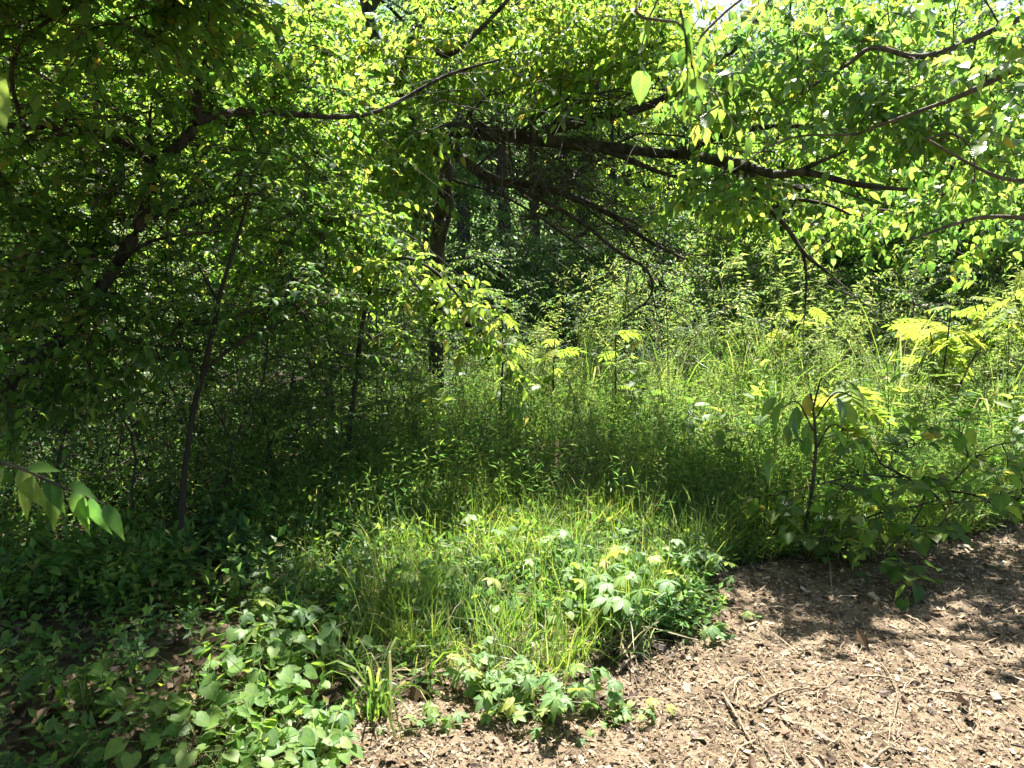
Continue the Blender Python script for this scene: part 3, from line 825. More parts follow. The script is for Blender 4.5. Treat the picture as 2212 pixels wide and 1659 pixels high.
for q in range(17):
    st = B.skel[1] if q % 3 else B.skel[2]
    a_ = st[rs.randint(3, int(len(st) * .62))]
    L1 = rs.uniform(.7, 1.7)
    dv_ = np.array([rs.uniform(-.1, 1.0), rs.uniform(-.8, .4), rs.uniform(-.45, .3)])
    e_ = a_ + dv_ * L1
    e_[2] = max(e_[2], 1.3)
    c_ = B.branch([a_, a_ + dv_ * L1 * .35 + [0, 0, rs.uniform(.02, .15)], a_ + dv_ * L1 * .7 + [0, 0, rs.uniform(-.05, .12)], e_], rs.uniform(.010, .02), .003, wob=.06, k=5)
    k_ = rs.randint(6, 11)
    B.branch([c_[k_], c_[k_] + dv_ * .3 + [.05, 0, rs.uniform(-.25, .1)], c_[k_] + dv_ * L1 * .5 + [.1, -.1, rs.uniform(-.5, .1)]], .009, .003, wob=.03, k=4)
m_ = 170
sk = np.vstack(B.skel[1:])
sel = sk[(sk[:, 2] < 3.2) & (sk[:, 0] > -.9)]
p0 = sel[rs.randint(0, len(sel), m_)]
d_ = np.stack([rs.normal(.3, .8, m_), rs.normal(-.25, .6, m_), rs.normal(-.15, .55, m_)], 1)
B.bare(p0, d_, rs.uniform(.35, 1.0, m_), .15, .006)
nb = 70
lo_sk = np.vstack([c[2:] for c in B.skel[1:3]] + [c[4:] for c in B.skel[8:]])
lo_sk = lo_sk[(lo_sk[:, 2] < 3.3) & (lo_sk[:, 0] > -.6) & (lo_sk[:, 0] < 2.0)]
q0 = lo_sk[rs.permutation(len(lo_sk))[:nb]] if len(lo_sk) >= nb else lo_sk[rs.randint(0, len(lo_sk), nb)]
bt, *_r = make_twigs(q0, np.stack([rs.normal(.35, .75, nb), rs.normal(-.2, .6, nb), rs.normal(-.4, .45, nb)], 1), rs.uniform(.4, 1.25, nb), 2, .12, .05, npts=9)
f0 = np.concatenate([bt[:, 3], bt[:, 5], bt[:, 6]])
fd = np.concatenate([bt[:, 4] - bt[:, 3], bt[:, 6] - bt[:, 5], bt[:, 7] - bt[:, 6]]) * 4 + rs.normal(0, .35, (3 * nb, 3))
bf, *_r = make_twigs(f0, fd, rs.uniform(.2, .6, 3 * nb), 2, .1, .05, npts=9)
V, T = tubes(np.concatenate([bt, bf]), np.concatenate([np.full((nb, 1), .0065), np.full((3 * nb, 1), .0032)]) * np.linspace(1, .35, 9)[None], 4)
obj('bare_twigs', mesh_from('bare_twigs', V - B.base, T, M['bark_grey'], None, True), B.root, 'stuff')
B.build(300)

# broad-leaved tree at the right, boughs hanging over the path
C = Plant('mulberry_tree', 'broad-leaved tree hanging glossy foliage over the far end of the path', 'tree', on(4.5, 5.2), 'mulberry', 'bark_grey')
C.branch([C.base - [0, 0, .1], (4.4, 5.15, 1.2), (4.2, 5.1, 2.6), (4.0, 5.2, 4.0), (3.7, 5.4, 5.2)], .12, .06, 'trunk', k=9, wob=.01)
C.branch([(4.2, 5.1, 2.5), P(2330, 80, 4.4), P(2212, 140, 4.4), P(2080, 205, 4.5), P(1980, 242, 4.6), P(1850, 290, 4.8)], .028, .008)
C.branch([(4.1, 5.15, 3.2), P(2250, 30, 5.0), P(2010, 120, 5.0), P(1890, 103, 5.0), P(1830, 140, 5.1), P(1740, 195, 5.2), P(1640, 250, 5.2)], .024, .008)
C.branch([(4.35, 5.15, 1.6), P(2300, 420, 4.5), P(2150, 380, 4.4), P(2000, 300, 4.4)], .02, .006)
C.branch([P(2000, 300, 4.4), P(2060, 290, 4.3), P(2100, 328, 4.2), P(2106, 395, 4.2)], .008, .004)
C.branch([(4.35, 5.15, 1.9), P(2280, 480, 4.8), P(2120, 470, 4.8), P(1960, 520, 4.7)], .025, .007)
C.branch([(3.95, 5.25, 4.1), (3.2, 5.2, 4.2), (2.2, 5.2, 4.0), (1.4, 5.4, 3.8)], .04, .012)
C.branch([(4.0, 5.2, 3.9), (3.2, 3.6, 3.7), (2.2, 2.4, 3.4), (1.3, 1.8, 2.95), P(1440, -60, 1.55), P(1480, 60, 1.5)], .03, .002, power=.5)
C.branch([(2.0, 2.3, 3.33), (1.4, 2.3, 2.9), P(1530, 60, 2.2), P(1560, 230, 2.2)], .010, .002, power=.5)
C.branch([P(1850, 290, 4.8), P(1700, 300, 4.7), P(1580, 370, 4.6)], .009, .004)
C.crown([(P(1700, 60, 5.2), (.6, .6, .4), 22), (P(1950, 60, 5.2), (.65, .6, .45), 18), (P(2150, 180, 4.6), (.5, .6, .5), 18), (P(2060, 310, 5.2), (.55, .6, .42), 20),
         (P(1800, 190, 5.0), (.5, .5, .3), 20), (P(1900, 480, 5.9), (.6, .5, .26), 14), (P(2130, 450, 5.8), (.55, .5, .4), 15), (P(1530, 390, 5.5), (.35, .3, .14), 12),
         (P(1620, 180, 5.3), (.4, .4, .3), 12), ((1.6, .5, 3.6), (1.4, 1.2, .3), 70)],  # last blob: unseen foliage over the camera, added to cut sky light
        per=4, k=8, L=(.2, .5), size=.082, droop=.5, hang=.6, jit=1.0, spread=1.4)
# the sprays that hang close in front
C.twigs(np.array([P(1470, 20, 1.5), P(1480, 60, 1.5), P(1430, -20, 1.55)]), np.array([[.25, 0, -.9], [.1, .1, -.9], [-.2, .1, -.8]]), np.array([.16, .12, .14]), 6, .1, .046, hang=1.0, jit=.9)
C.twigs(np.array([P(1545, 200, 2.2), P(1560, 225, 2.2), P(1500, 250, 2.2)]), np.array([[.5, 0, -.4], [-.6, 0, -.5], [.5, .2, -.3]]), np.array([.14, .12, .15]), 5, .3, .055, hang=1.6)
C.build(300)

# ------------------------------------------------------------------ sunlit trees behind the big ones
def mid_tree(x, y, H, R, label, leaf='elm', nh=220, size=.11, clear=.12, n=120, bark='bark'):
    pl = Plant('young_tree', label, 'tree', on(x, y), leaf, bark, 'young trees behind the clearing')
    b = pl.base
    pl.branch([b - [0, 0, .1], b + [.1, .1, H * .4], b + [rs.uniform(-.4, .4), 0, H]], .07, .02, 'trunk', wob=.02)
    for i in range(8):
        z = H * rs.uniform(clear, .8); a = rs.rand() * 6.28; L = R * rs.uniform(.5, .9)
        s = b + [.1 * z / H, 0, z]; e = s + np.array([math.cos(a) * L, math.sin(a) * L, L * rs.uniform(0, .5)])
        pl.branch([s, (s + e) / 2 + [0, 0, .1], e], .025, .008, wob=.04)
    pl.crown([(b + [0, 0, H * (1 + clear) / 2], (R, R, H * (1 - clear) / 2), nh)], per=4, k=9, L=(.3, .7), size=size, droop=.3, hang=.4)
    return pl.build(n)
mid_tree(-4.6, 8.0, 6.0, 1.5, 'sunlit young tree seen through the gaps behind the leaning trunk', 'elm', 230)
mid_tree(-2.6, 9.2, 5.5, 1.3, 'bushy young tree behind the slim dark sapling', 'elm', 200)
mid_tree(-6.2, 10.5, 6.5, 1.7, 'tall young tree at the far edge of the shaded thicket', 'elm', 220)
mid_tree(4.6, 12.6, 5.2, 1.5, 'young tree in full sun behind the glossy broad leaves', 'tree', 220)
mid_tree(7.8, 12.8, 6.0, 1.7, 'large young tree at the far corner of the clearing', 'tree', 230)
mid_tree(8.6, 16.2, 8.0, 2.2, 'tall young tree rising behind the hanging boughs over the sumac', 'tree', 230, size=.13)
mid_tree(6.2, 17.4, 8.6, 2.0, 'tall young tree above the sumac and tall grass', 'elm', 200, size=.13)
mid_tree(10.4, 18.0, 9.2, 2.2, 'highest young tree filling the corner above the path', 'elm', 230, size=.14)
mid_tree(12.2, 16.8, 8.2, 2.2, 'tall young tree at the far edge of the wood past the path', 'tree', 230, size=.13)
mid_tree(2.2, 16.0, 6.0, 1.4, 'young tree above the tall weeds behind the low limb', 'elm', 190, clear=.3)
mid_tree(-1.6, 13.0, 6.0, 1.4, 'slim young tree near the dark hollow', 'far', 160, clear=.4)

# ------------------------------------------------------------------ left thicket
D = Plant('slim_sapling', 'slim dark sapling rising straight from the shaded leafy floor', 'sapling', G(390, 1235), 'shrub', 'bark_dark')
D.branch([D.base - [0, 0, .05], P(397, 1050, 3.78), P(415, 900, 3.8), P(440, 790, 3.85), P(470, 650, 3.9), P(500, 560, 3.95), P(525, 480, 4.0), P(545, 380, 4.05)], .018, .007, 'trunk', k=7, wob=.006)
D.branch([P(440, 800, 3.84), P(520, 740, 3.9), P(620, 690, 4.1), P(710, 645, 4.3)], .011, .004)
D.branch([P(418, 890, 3.8), P(370, 840, 3.8), P(320, 700, 3.9)], .009, .004)
D.branch([P(470, 650, 3.9), P(420, 560, 4.0)], .008, .004)
D.crown([(P(560, 700, 4.1), (.35, .4, .12), 18), (P(660, 640, 4.3), (.25, .3, .15), 12), (P(360, 720, 3.9), (.3, .3, .2), 14), (P(520, 420, 4.1), (.3, .3, .2), 16)], per=3, k=8, L=(.2, .4), size=.06)
D.build(150)

def sapling(label, H, R, nh, size, leaf='shrub', n=60, r0=.009, name='thicket_sapling', cat='sapling', lo=.25):
    pl = Plant(name, label, cat, (0, 0, 0), leaf, 'bark')
    q = rs.uniform(-.45, .45, 2)
    pl.branch([(0, 0, -.05), (q[0] * .4, q[1] * .4, H * .4), (q[0], q[1], H * .75), (q[0] * 1.5, q[1] * 1.5, H)], r0, .003, 'trunk', k=6, wob=.07)
    pl.branch([(q[0] * .2, q[1] * .2, H * .2), (q[1] * .8, -q[0] * .8, H * .5), (q[1] * 1.6, -q[0] * 1.4, H * .85)], r0 * .7, .003, 'trunk', k=5, wob=.06)
    for i in range(4):
        z = H * rs.uniform(.3, .8); a = rs.rand() * 6.28
        s = np.array([q[0] * z / H, q[1] * z / H, z]); e = s + [math.cos(a) * R, math.sin(a) * R, R * .5]
        pl.branch([s, (s + e) / 2 + [0, 0, .05], e], r0 * .5, .003, wob=.04, k=5)
    pl.crown([((q[0], q[1], H * (lo + 1) / 2), (R, R, H * (1 - lo) / 2), nh)], per=3, k=9, L=(.2, .45), size=size, droop=.2, hang=.2)
    p = np.vstack([a[0] for a in pl.lv])
    # leaves shown as parts: the outermost ones
    hi, lo_, mat = LEAF[leaf]
    pl.sel_n = n
    f = np.vstack([a[1] for a in pl.lv]); nn = np.vstack([a[2] for a in pl.lv]); z = np.concatenate([a[3] for a in pl.lv])
    Rm = frames(f, nn)
    ix = np.argsort(-np.hypot(p[:, 0], p[:, 1]) * z)[:n]
    for j, i in enumerate(ix):
        o = obj('leaf', hi[j % len(hi)], pl.root)
        m = np.eye(4); m[:3, :3] = Rm[i] * z[i]; m[:3, 3] = p[i]
        o.matrix_basis = Matrix(m.tolist())
    keep = np.ones(len(p), bool); keep[ix] = False
    pl.lv = [(p[keep], f[keep], nn[keep], z[keep])]
    return pl.build(0)

sap = [sapling('x', 2.4, .6, 52, .046, lo=.08), sapling('x', 2.9, .7, 60, .05, lo=.12), sapling('x', 1.9, .55, 46, .044, lo=.04)]
su = [False] * 3
def put_sap(k, x, y, label, group, sc=1.0):
    o = sap[k] if not su[k] else copy_tree(sap[k])
    su[k] = True
    place(o, on(x, y), rs.rand() * 6.28, sc, label, group)
for i, (x, y) in enumerate(((-3.3, 5.0), (-2.9, 5.6), (-3.7, 5.8), (-2.5, 4.9), (-2.2, 5.9), (-1.75, 5.2), (-1.6, 6.3), (-3.1, 6.6), (-2.4, 7.0), (-4.2, 6.6), (-1.3, 7.2), (-3.9, 7.6), (-2.9, 4.3), (-2.3, 4.2), (-5, 7.4), (-1.95, 4.6))):
    put_sap(i % 3, x, y, 'thin-stemmed sapling crowded into the dark thicket under the leaning tree', 'saplings in the dark thicket', rs.uniform(.75, 1.1))
for i, (x, y, s) in enumerate(((-.95, 6.6, .75), (-.55, 7.4, .7), (-1.2, 8.2, .8), (-.2, 8.3, .65), (-1.5, 5.9, .6), (-.7, 5.7, .5), (-1.9, 8.8, .8), (-.9, 8.0, .8), (-.3, 6.6, .5), (-1.7, 7.0, .75), (-1.1, 6.0, .55), (-.6, 9.0, .8), (-2.2, 5.3, .55), (-2.8, 5.1, .5), (-3.4, 5.5, .6), (-2.5, 6.5, .6), (-1.3, 5.2, .45))):
    put_sap(i % 3, x, y, 'leafy low sapling between the dark thicket and the sunny weeds', 'low saplings in the middle', s)

# arching sapling with sunlit tip
E = Plant('arching_sapling', 'arching sapling whose drooping leafy tip glows yellow in the sun', 'sapling', on(-1.35, 5.6), 'elm', 'bark')
E.branch([E.base - [0, 0, .05], P(770, 800, 5.5), P(800, 620, 5.4), P(860, 560, 5.2), P(930, 580, 5.1), P(990, 640, 5.0), P(1050, 730, 4.95), P(1110, 790, 4.9)], .022, .004, 'trunk', wob=.004)
E.branch([P(850, 565, 5.2), P(920, 640, 5.1), P(960, 700, 5.0)], .008, .003)
E.branch([P(800, 620, 5.4), P(860, 640, 5.2), P(880, 740, 5.1)], .008, .003)
E.crown([(P(860, 570, 5.2), (.25, .25, .12), 9), (P(930, 620, 5.1), (.22, .22, .14), 9), (P(990, 660, 5.0), (.16, .2, .12), 8), (P(1050, 735, 4.95), (.12, .15, .1), 6), (P(870, 680, 5.2), (.25, .25, .2), 7), (P(1100, 785, 4.9), (.06, .06, .05), 3)],
        per=3, k=6, L=(.15, .3), size=.085, droop=.5, hang=.45, jit=.9)
E.build(280)

# ------------------------------------------------------------------ shrubs at right: sumac
def sumac(x, y, H, nl, size, label, spread=.5, tilt=.3, cat='shrub'):
    pl = Plant('sumac', label, cat, on(x, y), 'sumac', 'bark', 'sumac plants')
    b = pl.base
    ns = max(1, nl // 8)
    for i in range(ns):
        a = rs.rand() * 6.28; r = spread * rs.uniform(.2, 1) * (ns > 1)
        e = b + np.array([math.cos(a) * r, math.sin(a) * r, H * rs.uniform(.75, 1.05)])
        c = pl.branch([b - [0, 0, .05], (b + e) / 2 + [0, 0, .1], e], .014, .006, 'stem', wob=.02)
        k = nl // ns
        th = np.arange(k) * 2.4 + rs.rand() * 6
        p = c[np.linspace(len(c) - 1, len(c) * .45, k).astype(int)]
        f = np.stack([np.cos(th), np.sin(th), rs.uniform(-.55, .45, k)], 1)
        n = np.stack([rs.normal(0, .25, k), rs.normal(0, .3, k) + .5, np.ones(k)], 1)
        pl.lv.append((p, f, n, size * rs.uniform(.7, 1.1, k)))
    return pl.build(300)
sumac(4.6, 7.6, 1.35, 32, .34, 'wide yellow-green sumac against the dark gap in the weeds', .8)
sumac(5.6, 8.2, 1.6, 26, .34, 'taller sumac at the far edge of the tall grass', .7)
sumac(3.2, 8.9, 1.35, 16, .30, 'sumac half hidden behind the tall grass', .5)
sumac(-.1, 7.2, 1.25, 11, .27, 'sumac with yellow leaves under the dark hollow', .3)
sumac(.45, 7.6, 1.1, 8, .25, 'small sumac rising from the weeds below the hollow', .2)
sumac(1.05, 7.2, 1.2, 4, .26, 'lone thin sumac stem in the middle weeds', .2)
sumac(2.35, 5.0, .92, 12, .34, 'sumac seedling standing behind the drooping big-leaved seedling', .15)

# drooping big-leaved seedling at the path edge
F = Plant('drooping_seedling', 'dark seedling with large drooping leaves behind the path edge', 'seedling', on(1.68, 4.0), 'drooper', 'bark')
F.branch([F.base - [0, 0, .05], P(1757, 1040, 4.0), P(1762, 940, 3.98), P(1750, 850, 3.95)], .012, .006, 'stem', wob=.006)
for (u, v) in ((1690, 880), (1850, 860), (1830, 930), (1700, 960), (1790, 830)):
    F.branch([P(1757, min(v + 50, 1000), 3.98), P((1757 + u) / 2, v - 10, 3.95), P(u, v, 3.9)], .006, .003, wob=.01)
pp = np.array([P(1757 + rs.uniform(-100, 110), rs.uniform(840, 1010), 3.92 + rs.uniform(-.15, .15)) for _ in range(34)])
ff = np.stack([(pp[:, 0] - 1.66) * 3, rs.normal(0, .5, 34), rs.uniform(-1.6, -.5, 34)], 1)
F.lv.append((pp, ff, np.stack([rs.normal(0, .5, 34) + (pp[:, 0] - 1.66) * 3, rs.normal(-.3, .5, 34), np.ones(34) * .7], 1), rs.uniform(.10, .17, 34)))
F.build(60)

# low redbud leaning over the path from the right
Hh = Plant('redbud_bush', 'low bush with heart-shaped leaves leaning over the shaded path edge', 'bush', on(2.75, 4.3), 'redbud', 'bark')
Hh.branch([Hh.base - [0, 0, .05], P(2030, 1080, 4.2), P(1900, 1000, 4.1)], .014, .006, 'stem')
for pts in ([P(2030, 1080, 4.2), P(1900, 1110, 3.9), P(1780, 1170, 3.7)], [P(2050, 1060, 4.2), P(2130, 1080, 3.9), P(2180, 1140, 3.7)], [P(1950, 1030, 4.15), P(1850, 1030, 4.0), P(1700, 1060, 3.9)],
            [P(2040, 1060, 4.2), P(2120, 980, 4.1), P(2200, 950, 4.0)], [P(2000, 1060, 4.2), P(1960, 1150, 3.8), P(1890, 1210, 3.6)]):
    Hh.branch(pts, .007, .003, wob=.02)
Hh.crown([(P(1800, 1090, 3.85), (.35, .35, .16), 11), (P(1980, 1080, 3.9), (.4, .4, .2), 13), (P(2140, 1040, 3.9), (.3, .3, .25), 11), (P(1900, 1190, 3.65), (.35, .25, .06), 7), (P(2000, 960, 4.1), (.5, .3, .14), 9)],
         per=2, k=4, L=(.12, .3), size=.078, droop=.2, hang=.1, jit=.6)
Hh.build(300)

# sapling outside the frame whose leaves reach in at the left
K = Plant('near_sapling', 'sapling by the viewer with broad pointed leaves reaching into view', 'sapling', on(-1.5, 1.35), 'near', 'bark')
K.branch([K.base - [0, 0, .05], (-1.45, 1.35, .8), (-1.35, 1.35, 1.6), (-1.25, 1.4, 2.4)], .012, .005, 'trunk')
K.branch([(-1.43, 1.35, .95), (-1.15, 1.38, 1.22), P(0, 1000, 1.4), P(130, 1050, 1.42), P(225, 1090, 1.45)], .005, .002)
K.branch([(-1.34, 1.35, 1.7), P(-120, 150, 1.4), P(-10, 190, 1.4)], .004, .002)
for (u, v, fx, fz, s) in ((-30, 1000, -.1, -1, .13), (10, 1010, -.35, -.9, .12), (40, 1015, .5, -.75, .10), (70, 1025, -.3, -1, .10), (100, 1035, .45, -.7, .08), (105, 1040, -.1, -1, .09), (135, 1055, -.45, -.9, .10), (160, 1058, .35, -1, .085), (180, 1070, -.1, -1, .09),
                          (195, 1075, .3, -1, .085), (225, 1090, .6, -.8, .08), (150, 1045, .8, -.2, .06), (60, 1010, .8, .1, .07), (-15, 160, .15, -1, .10), (-30, 185, -.2, -1, .10)):
    K.lv.append((P(u, v, 1.42)[None], np.array([[fx, -.25, fz]]), np.array([[rs.normal(0, .35), -.9, .9]]), np.array([s])))
K.build(40)

# small sprig at the lower left
Q = Plant('low_seedling', 'small seedling with pointed leaves lit in the dark corner', 'seedling', on(-1.52, 2.55), 'tree', 'bark')
Q.branch([Q.base - [0, 0, .05], P(120, 1520, 2.5), P(130, 1455, 2.45)], .006, .003, 'stem')
for (u, v, fx, fz, s) in ((100, 1450, -.9, .1, .09), (80, 1465, -.8, -.4, .09), (110, 1470, -.4, -.9, .10), (135, 1475, .1, -1, .11), (160, 1470, .5, -.7, .10), (170, 1450, .9, .15, .10), (140, 1450, .8, .4, .07), (190, 1445, .9, .1, .08)):
    Q.lv.append((P(u, v, 2.45)[None], np.array([[fx, -.3, fz]]), np.array([[rs.normal(0, .3), -.5, 1.0]]), np.array([s])))
Q.build(20)

# ------------------------------------------------------------------ tall weeds
def weed(H, k, size, nside, bend=.12):
    pl = Plant('tall_weed', 'x', 'weed', (0, 0, 0), 'far', 'stem')
    q = rs.uniform(-bend, bend, 2)
    c = pl.branch([(0, 0, -.03), (q[0] * .4, q[1] * .4, H * .5), (q[0], q[1], H)], .006, .0025, 'stem', k=5, wob=.015)
    pts, p, f, n, z = make_twigs(np.zeros((1, 3)) + [0, 0, H * .1], np.array([[q[0], q[1], H * .9]]), np.array([H * .9]), k, 0.0, size, hang=.35, mode='spiral', splay=1.0, jit=.3)
    P2 = [p]; F2 = [f]; N2 = [n]; Z2 = [z]
    m = nside
    zs = rs.uniform(.25, .98, m)
    p0 = np.stack([q[0] * zs, q[1] * zs, H * zs], 1); a = rs.rand(m) * 6.28
    d = np.stack([np.cos(a), np.sin(a), rs.uniform(.4, 1.6, m)], 1)
    tp, p, f, n, z = make_twigs(p0, d, rs.uniform(.1, .42, m) * H * .7, 13, .05, size * .62, hang=.2, mode='spiral', splay=1.0, jit=.6)
    P2.append(p); F2.append(f); N2.append(n); Z2.append(z)
    V, T = tubes(tp, np.broadcast_to(np.linspace(.0025, .001, tp.shape[1]), tp.shape[:2]), 3)
    obj('side_stems', mesh_from('side_stems', V, T, M['stem'], None, True), pl.root, 'stuff')
    V, T, rn = scatter(lan_lo, np.vstack(P2), frames(np.vstack(F2), np.vstack(N2)), np.concatenate(Z2))
    obj('foliage', mesh_from('foliage', V, T, M['weed_leaf'], rn), pl.root, 'stuff')
    return pl.root
wp = [weed(1.4, 46, .10, 14, .2), weed(1.1, 40, .085, 16, .25), weed(1.65, 60, .10, 12, .3), weed(.8, 36, .075, 14, .2), weed(1.25, 30, .07, 24, .35), weed(.95, 24, .06, 22, .3), weed(1.5, 34, .12, 8, .4)]
wu = [False] * 7
nw = 0
while nw < 270:
    x = rs.uniform(-1.3, 7.5); y = rs.uniform(6.6, 12.0)
    if x < .3 and y > 10: continue
    if 2.2 < x < 4.8 and y < 8.8 and rs.rand() < .6: continue
    if y < 7.4 and not (x > 2.6 or .6 < x < 1.4): continue
    k = rs.randint(7)
    tall = y > 8.2 and x > .2
    if not tall and k in (0, 2, 6, 4): k = (1, 3, 5)[rs.randint(3)]
    clump = .92 + .42 * math.sin(x * 2.1 + 1) * math.sin(y * 1.7) + .12 * math.sin(x * 5.3)
    o = wp[k] if not wu[k] else copy_tree(wp[k]); wu[k] = True
    back = y > 8.6
    place(o, on(x, y), rs.rand() * 6.28, rs.uniform(.85, 1.15) * clump * (.62 if x < 1.0 else 1.22 if y > 8.3 and x < 4.6 else 1.0),
          'tall narrow-leaved weed in the sunlit stand below the hanging branches' if back else 'shorter narrow-leaved weed at the front of the sunny weed stand',
          'tall weeds in the sun' if back else 'weeds at the front of the stand', (rs.normal(0, .13), rs.normal(0, .13)))
    nw += 1

# leafy shrubs in the bank
shp = [sapling('x', 1.3, .6, 60, .05, 'shrub', lo=0, n=40, name='leafy_shrub', cat='shrub'), sapling('x', 1.7, .7, 76, .055, 'shrub', lo=0, n=40, name='leafy_shrub', cat='shrub')]
for i, (x, y, sc, lab) in enumerate(((.3, 9.2, .5, 'rounded leafy shrub under the dark hollow'), (1.5, 9.6, 1.1, 'tall leafy shrub at the middle of the weed bank'), (2.3, 9.0, .8, 'low leafy shrub between the weeds below the limb tip'),
                                     (3.0, 10.2, 1.15, 'big leafy shrub at the back of the weed bank'), (4.0, 9.8, .9, 'leafy shrub just behind the tall grass'), (5.4, 9.8, 1.1, 'leafy shrub beyond the taller sumac'),
                                     (6.6, 9.2, 1.0, 'leafy shrub at the far corner past the sumac'), (-.9, 9.8, .6, 'leafy shrub beside the foot of the spreading tree'), (1.2, 8.0, .55, 'smallest leafy shrub in front of the weed bank'), (3.6, 7.4, .5, 'small leafy shrub in the sunny low weeds'))):
    o = shp[i % 2] if i < 2 else copy_tree(shp[i % 2])
    place(o, on(x, y), rs.rand() * 6.28, sc, lab, 'leafy shrubs in the weed bank')
for i, (x, y, sc, lab) in enumerate(((-2.9, 4.9, .6, 'low leafy shrub at the dark foot of the leaning trunk'), (-2.2, 4.9, .65, 'low leafy shrub just beyond the slim sapling'), (-3.4, 5.6, .75, 'leafy shrub deep under the leaning tree'),
                                     (-2.6, 5.9, .8, 'leafy shrub among the thicket stems'), (-1.7, 5.7, .65, 'leafy shrub at the thicket edge'), (-3.9, 6.6, .9, 'broad leafy shrub at the back of the thicket'),
                                     (-1.25, 6.5, .7, 'leafy shrub between the thicket and the arching sapling'), (-2.9, 7.0, .9, 'tall leafy shrub behind the thicket stems'), (-3.3, 4.5, .5, 'smallest leafy shrub in the dark corner'))):
    o = copy_tree(shp[i % 2])
    place(o, on(x, y), rs.rand() * 6.28, sc, lab, 'leafy shrubs in the thicket')
for i in range(56):
    x, y = rs.uniform(-.6, 4.6), rs.uniform(4.9, 7.4)
    o = copy_tree(wp[(3, 5, 1)[i % 3]])
    place(o, on(x, y), rs.rand() * 6.28, rs.uniform(.45, .85), 'small weed', 'small weeds of the hollow', (rs.normal(0, .15), rs.normal(0, .15)))
# ------------------------------------------------------------------ grass
def blades(p0, d, L, w, droop, nseg=5):
    m = len(p0)
    d = nrm(d)
    s = np.linspace(0, 1, nseg)[None, :, None]
    dr = np.zeros((m, 1, 3)); dr[:, 0, 2] = -1
    c = p0[:, None] + d[:, None] * L[:, None, None] * s + dr * (droop * L)[:, None, None] * s ** 2.4 + d[:, None] * np.array([1, 1, 0]) * (droop * L * .6)[:, None, None] * s ** 2
    side = nrm(np.cross(d, np.array([0, 0, 1.0])) + rs.normal(0, .35, (m, 3)))
    wd = w[:, None] * np.array([.7, 1, .9, .6, .06])[None, :nseg] if nseg == 5 else w[:, None] * np.array([.8, 1, .55, .05])[None]
    Lf = c - side[:, None] * wd[..., None]; Rt = c + side[:, None] * wd[..., None]
    V = np.stack([Lf, Rt], 2).reshape(m, -1, 3)
    i = np.arange(nseg - 1) * 2
    t = np.concatenate([np.stack([i, i + 1, i + 3], 1), np.stack([i, i + 3, i + 2], 1)])
    T = (t[None] + (np.arange(m) * nseg * 2)[:, None, None]).reshape(-1, 3)
    return V.reshape(-1, 3), T, np.repeat(rs.rand(m), nseg * 2)

def grass_patch(n, poly, L, w, name='grass', test=None):
    P_ = np.array([p[:2] for p in poly]); lo, hi = P_.min(0), P_.max(0)
    x = rs.uniform(lo[0], hi[0], n * 4); y = rs.uniform(lo[1], hi[1], n * 4)
    cl = np.sin(x * 6.1 + 1) * np.sin(y * 5.3) + np.sin(x * 13 + y * 9) * .5 + rs.normal(0, .6, len(x))
    ok = inpoly(x, y, poly) & (cl > -.3) & ~in_path(x, y)
    x, y = x[ok][:n], y[ok][:n]; m = len(x)
    a = rs.rand(m) * 6.28; lean = np.abs(rs.normal(.3, .25, m))
    d = np.stack([np.cos(a) * lean, np.sin(a) * lean, np.ones(m)], 1)
    V, T, r = blades(np.stack([x, y, hz(x, y) - .01], 1), d, rs.uniform(L[0], L[1], m), rs.uniform(w[0], w[1], m), rs.uniform(.1, .75, m))
    return obj(name, mesh_from(name, V, T, M['grass'], r, True), None, 'stuff')
front = [G(u, v) for u, v in ((760, 1500), (800, 1380), (760, 1300), (830, 1220), (690, 1130), (900, 1080), (1150, 1060), (1350, 1090), (1520, 1090), (1530, 1240), (1430, 1330), (1390, 1420), (1280, 1440), (1220, 1490), (1000, 1470))]
grass_patch(10500, front, (.14, .5), (.0013, .0034))
edge = [G(u, v) for u, v in ((1480, 1250), (1500, 1100), (1750, 1060), (1900, 1040), (2260, 1020), (2260, 1110), (2060, 1160), (1900, 1210), (1560, 1235))]
grass_patch(5000, edge, (.25, .6), (.0015, .0035))
grass_patch(3500, [tuple(G(u, v)) for u, v in ((560, 1350), (620, 1150), (900, 1080), (1500, 1080), (1500, 1180), (900, 1500), (760, 1520))], (.12, .4), (.0015, .0035))
grass_patch(9000, [(-1.6, 4.3), (-1.0, 9), (8, 9), (8, 5.2), (2.5, 4.4)], (.25, .6), (.002, .0045))

# leafy low weeds under everything
def undergrowth(n, region, H, k, size, name, mat, tmpl=lan_lo, test=None, clump=0.0):
    x0, x1, y0, y1 = region
    x = rs.uniform(x0, x1, n * 3); y = y0 + (y1 - y0) * rs.rand(n * 3) ** 1.15
    cl = np.sin(x * 2.3 + .4) * np.sin(y * 1.9 + 1) + rs.normal(0, .5, len(x))
    ok = ~in_path(x, y) & (cl > -clump)
    if test is not None: ok &= test(x, y)
    x, y = x[ok][:n], y[ok][:n]; m = len(x)
    d = np.stack([rs.normal(0, .3, m), rs.normal(0, .3, m), np.ones(m)], 1)
    tp, p, f, nn, z = make_twigs(np.stack([x, y, hz(x, y) - .01], 1), d, rs.uniform(H[0], H[1], m), k, .1, size, hang=.2, mode='spiral', splay=1.0, jit=.4, npts=2, first=.3)
    V, T, r = scatter(tmpl, p, frames(f, nn), z)
    o = obj(name, mesh_from(name, V, T, mat, r), None, 'stuff')
    V, T = tubes(tp, np.broadcast_to(np.array([.002, .0008]), tp.shape[:2]), 3)
    obj('weed_stems', mesh_from('weed_stems', V, T, M['stem'], None, True), None, 'stuff')
    return o
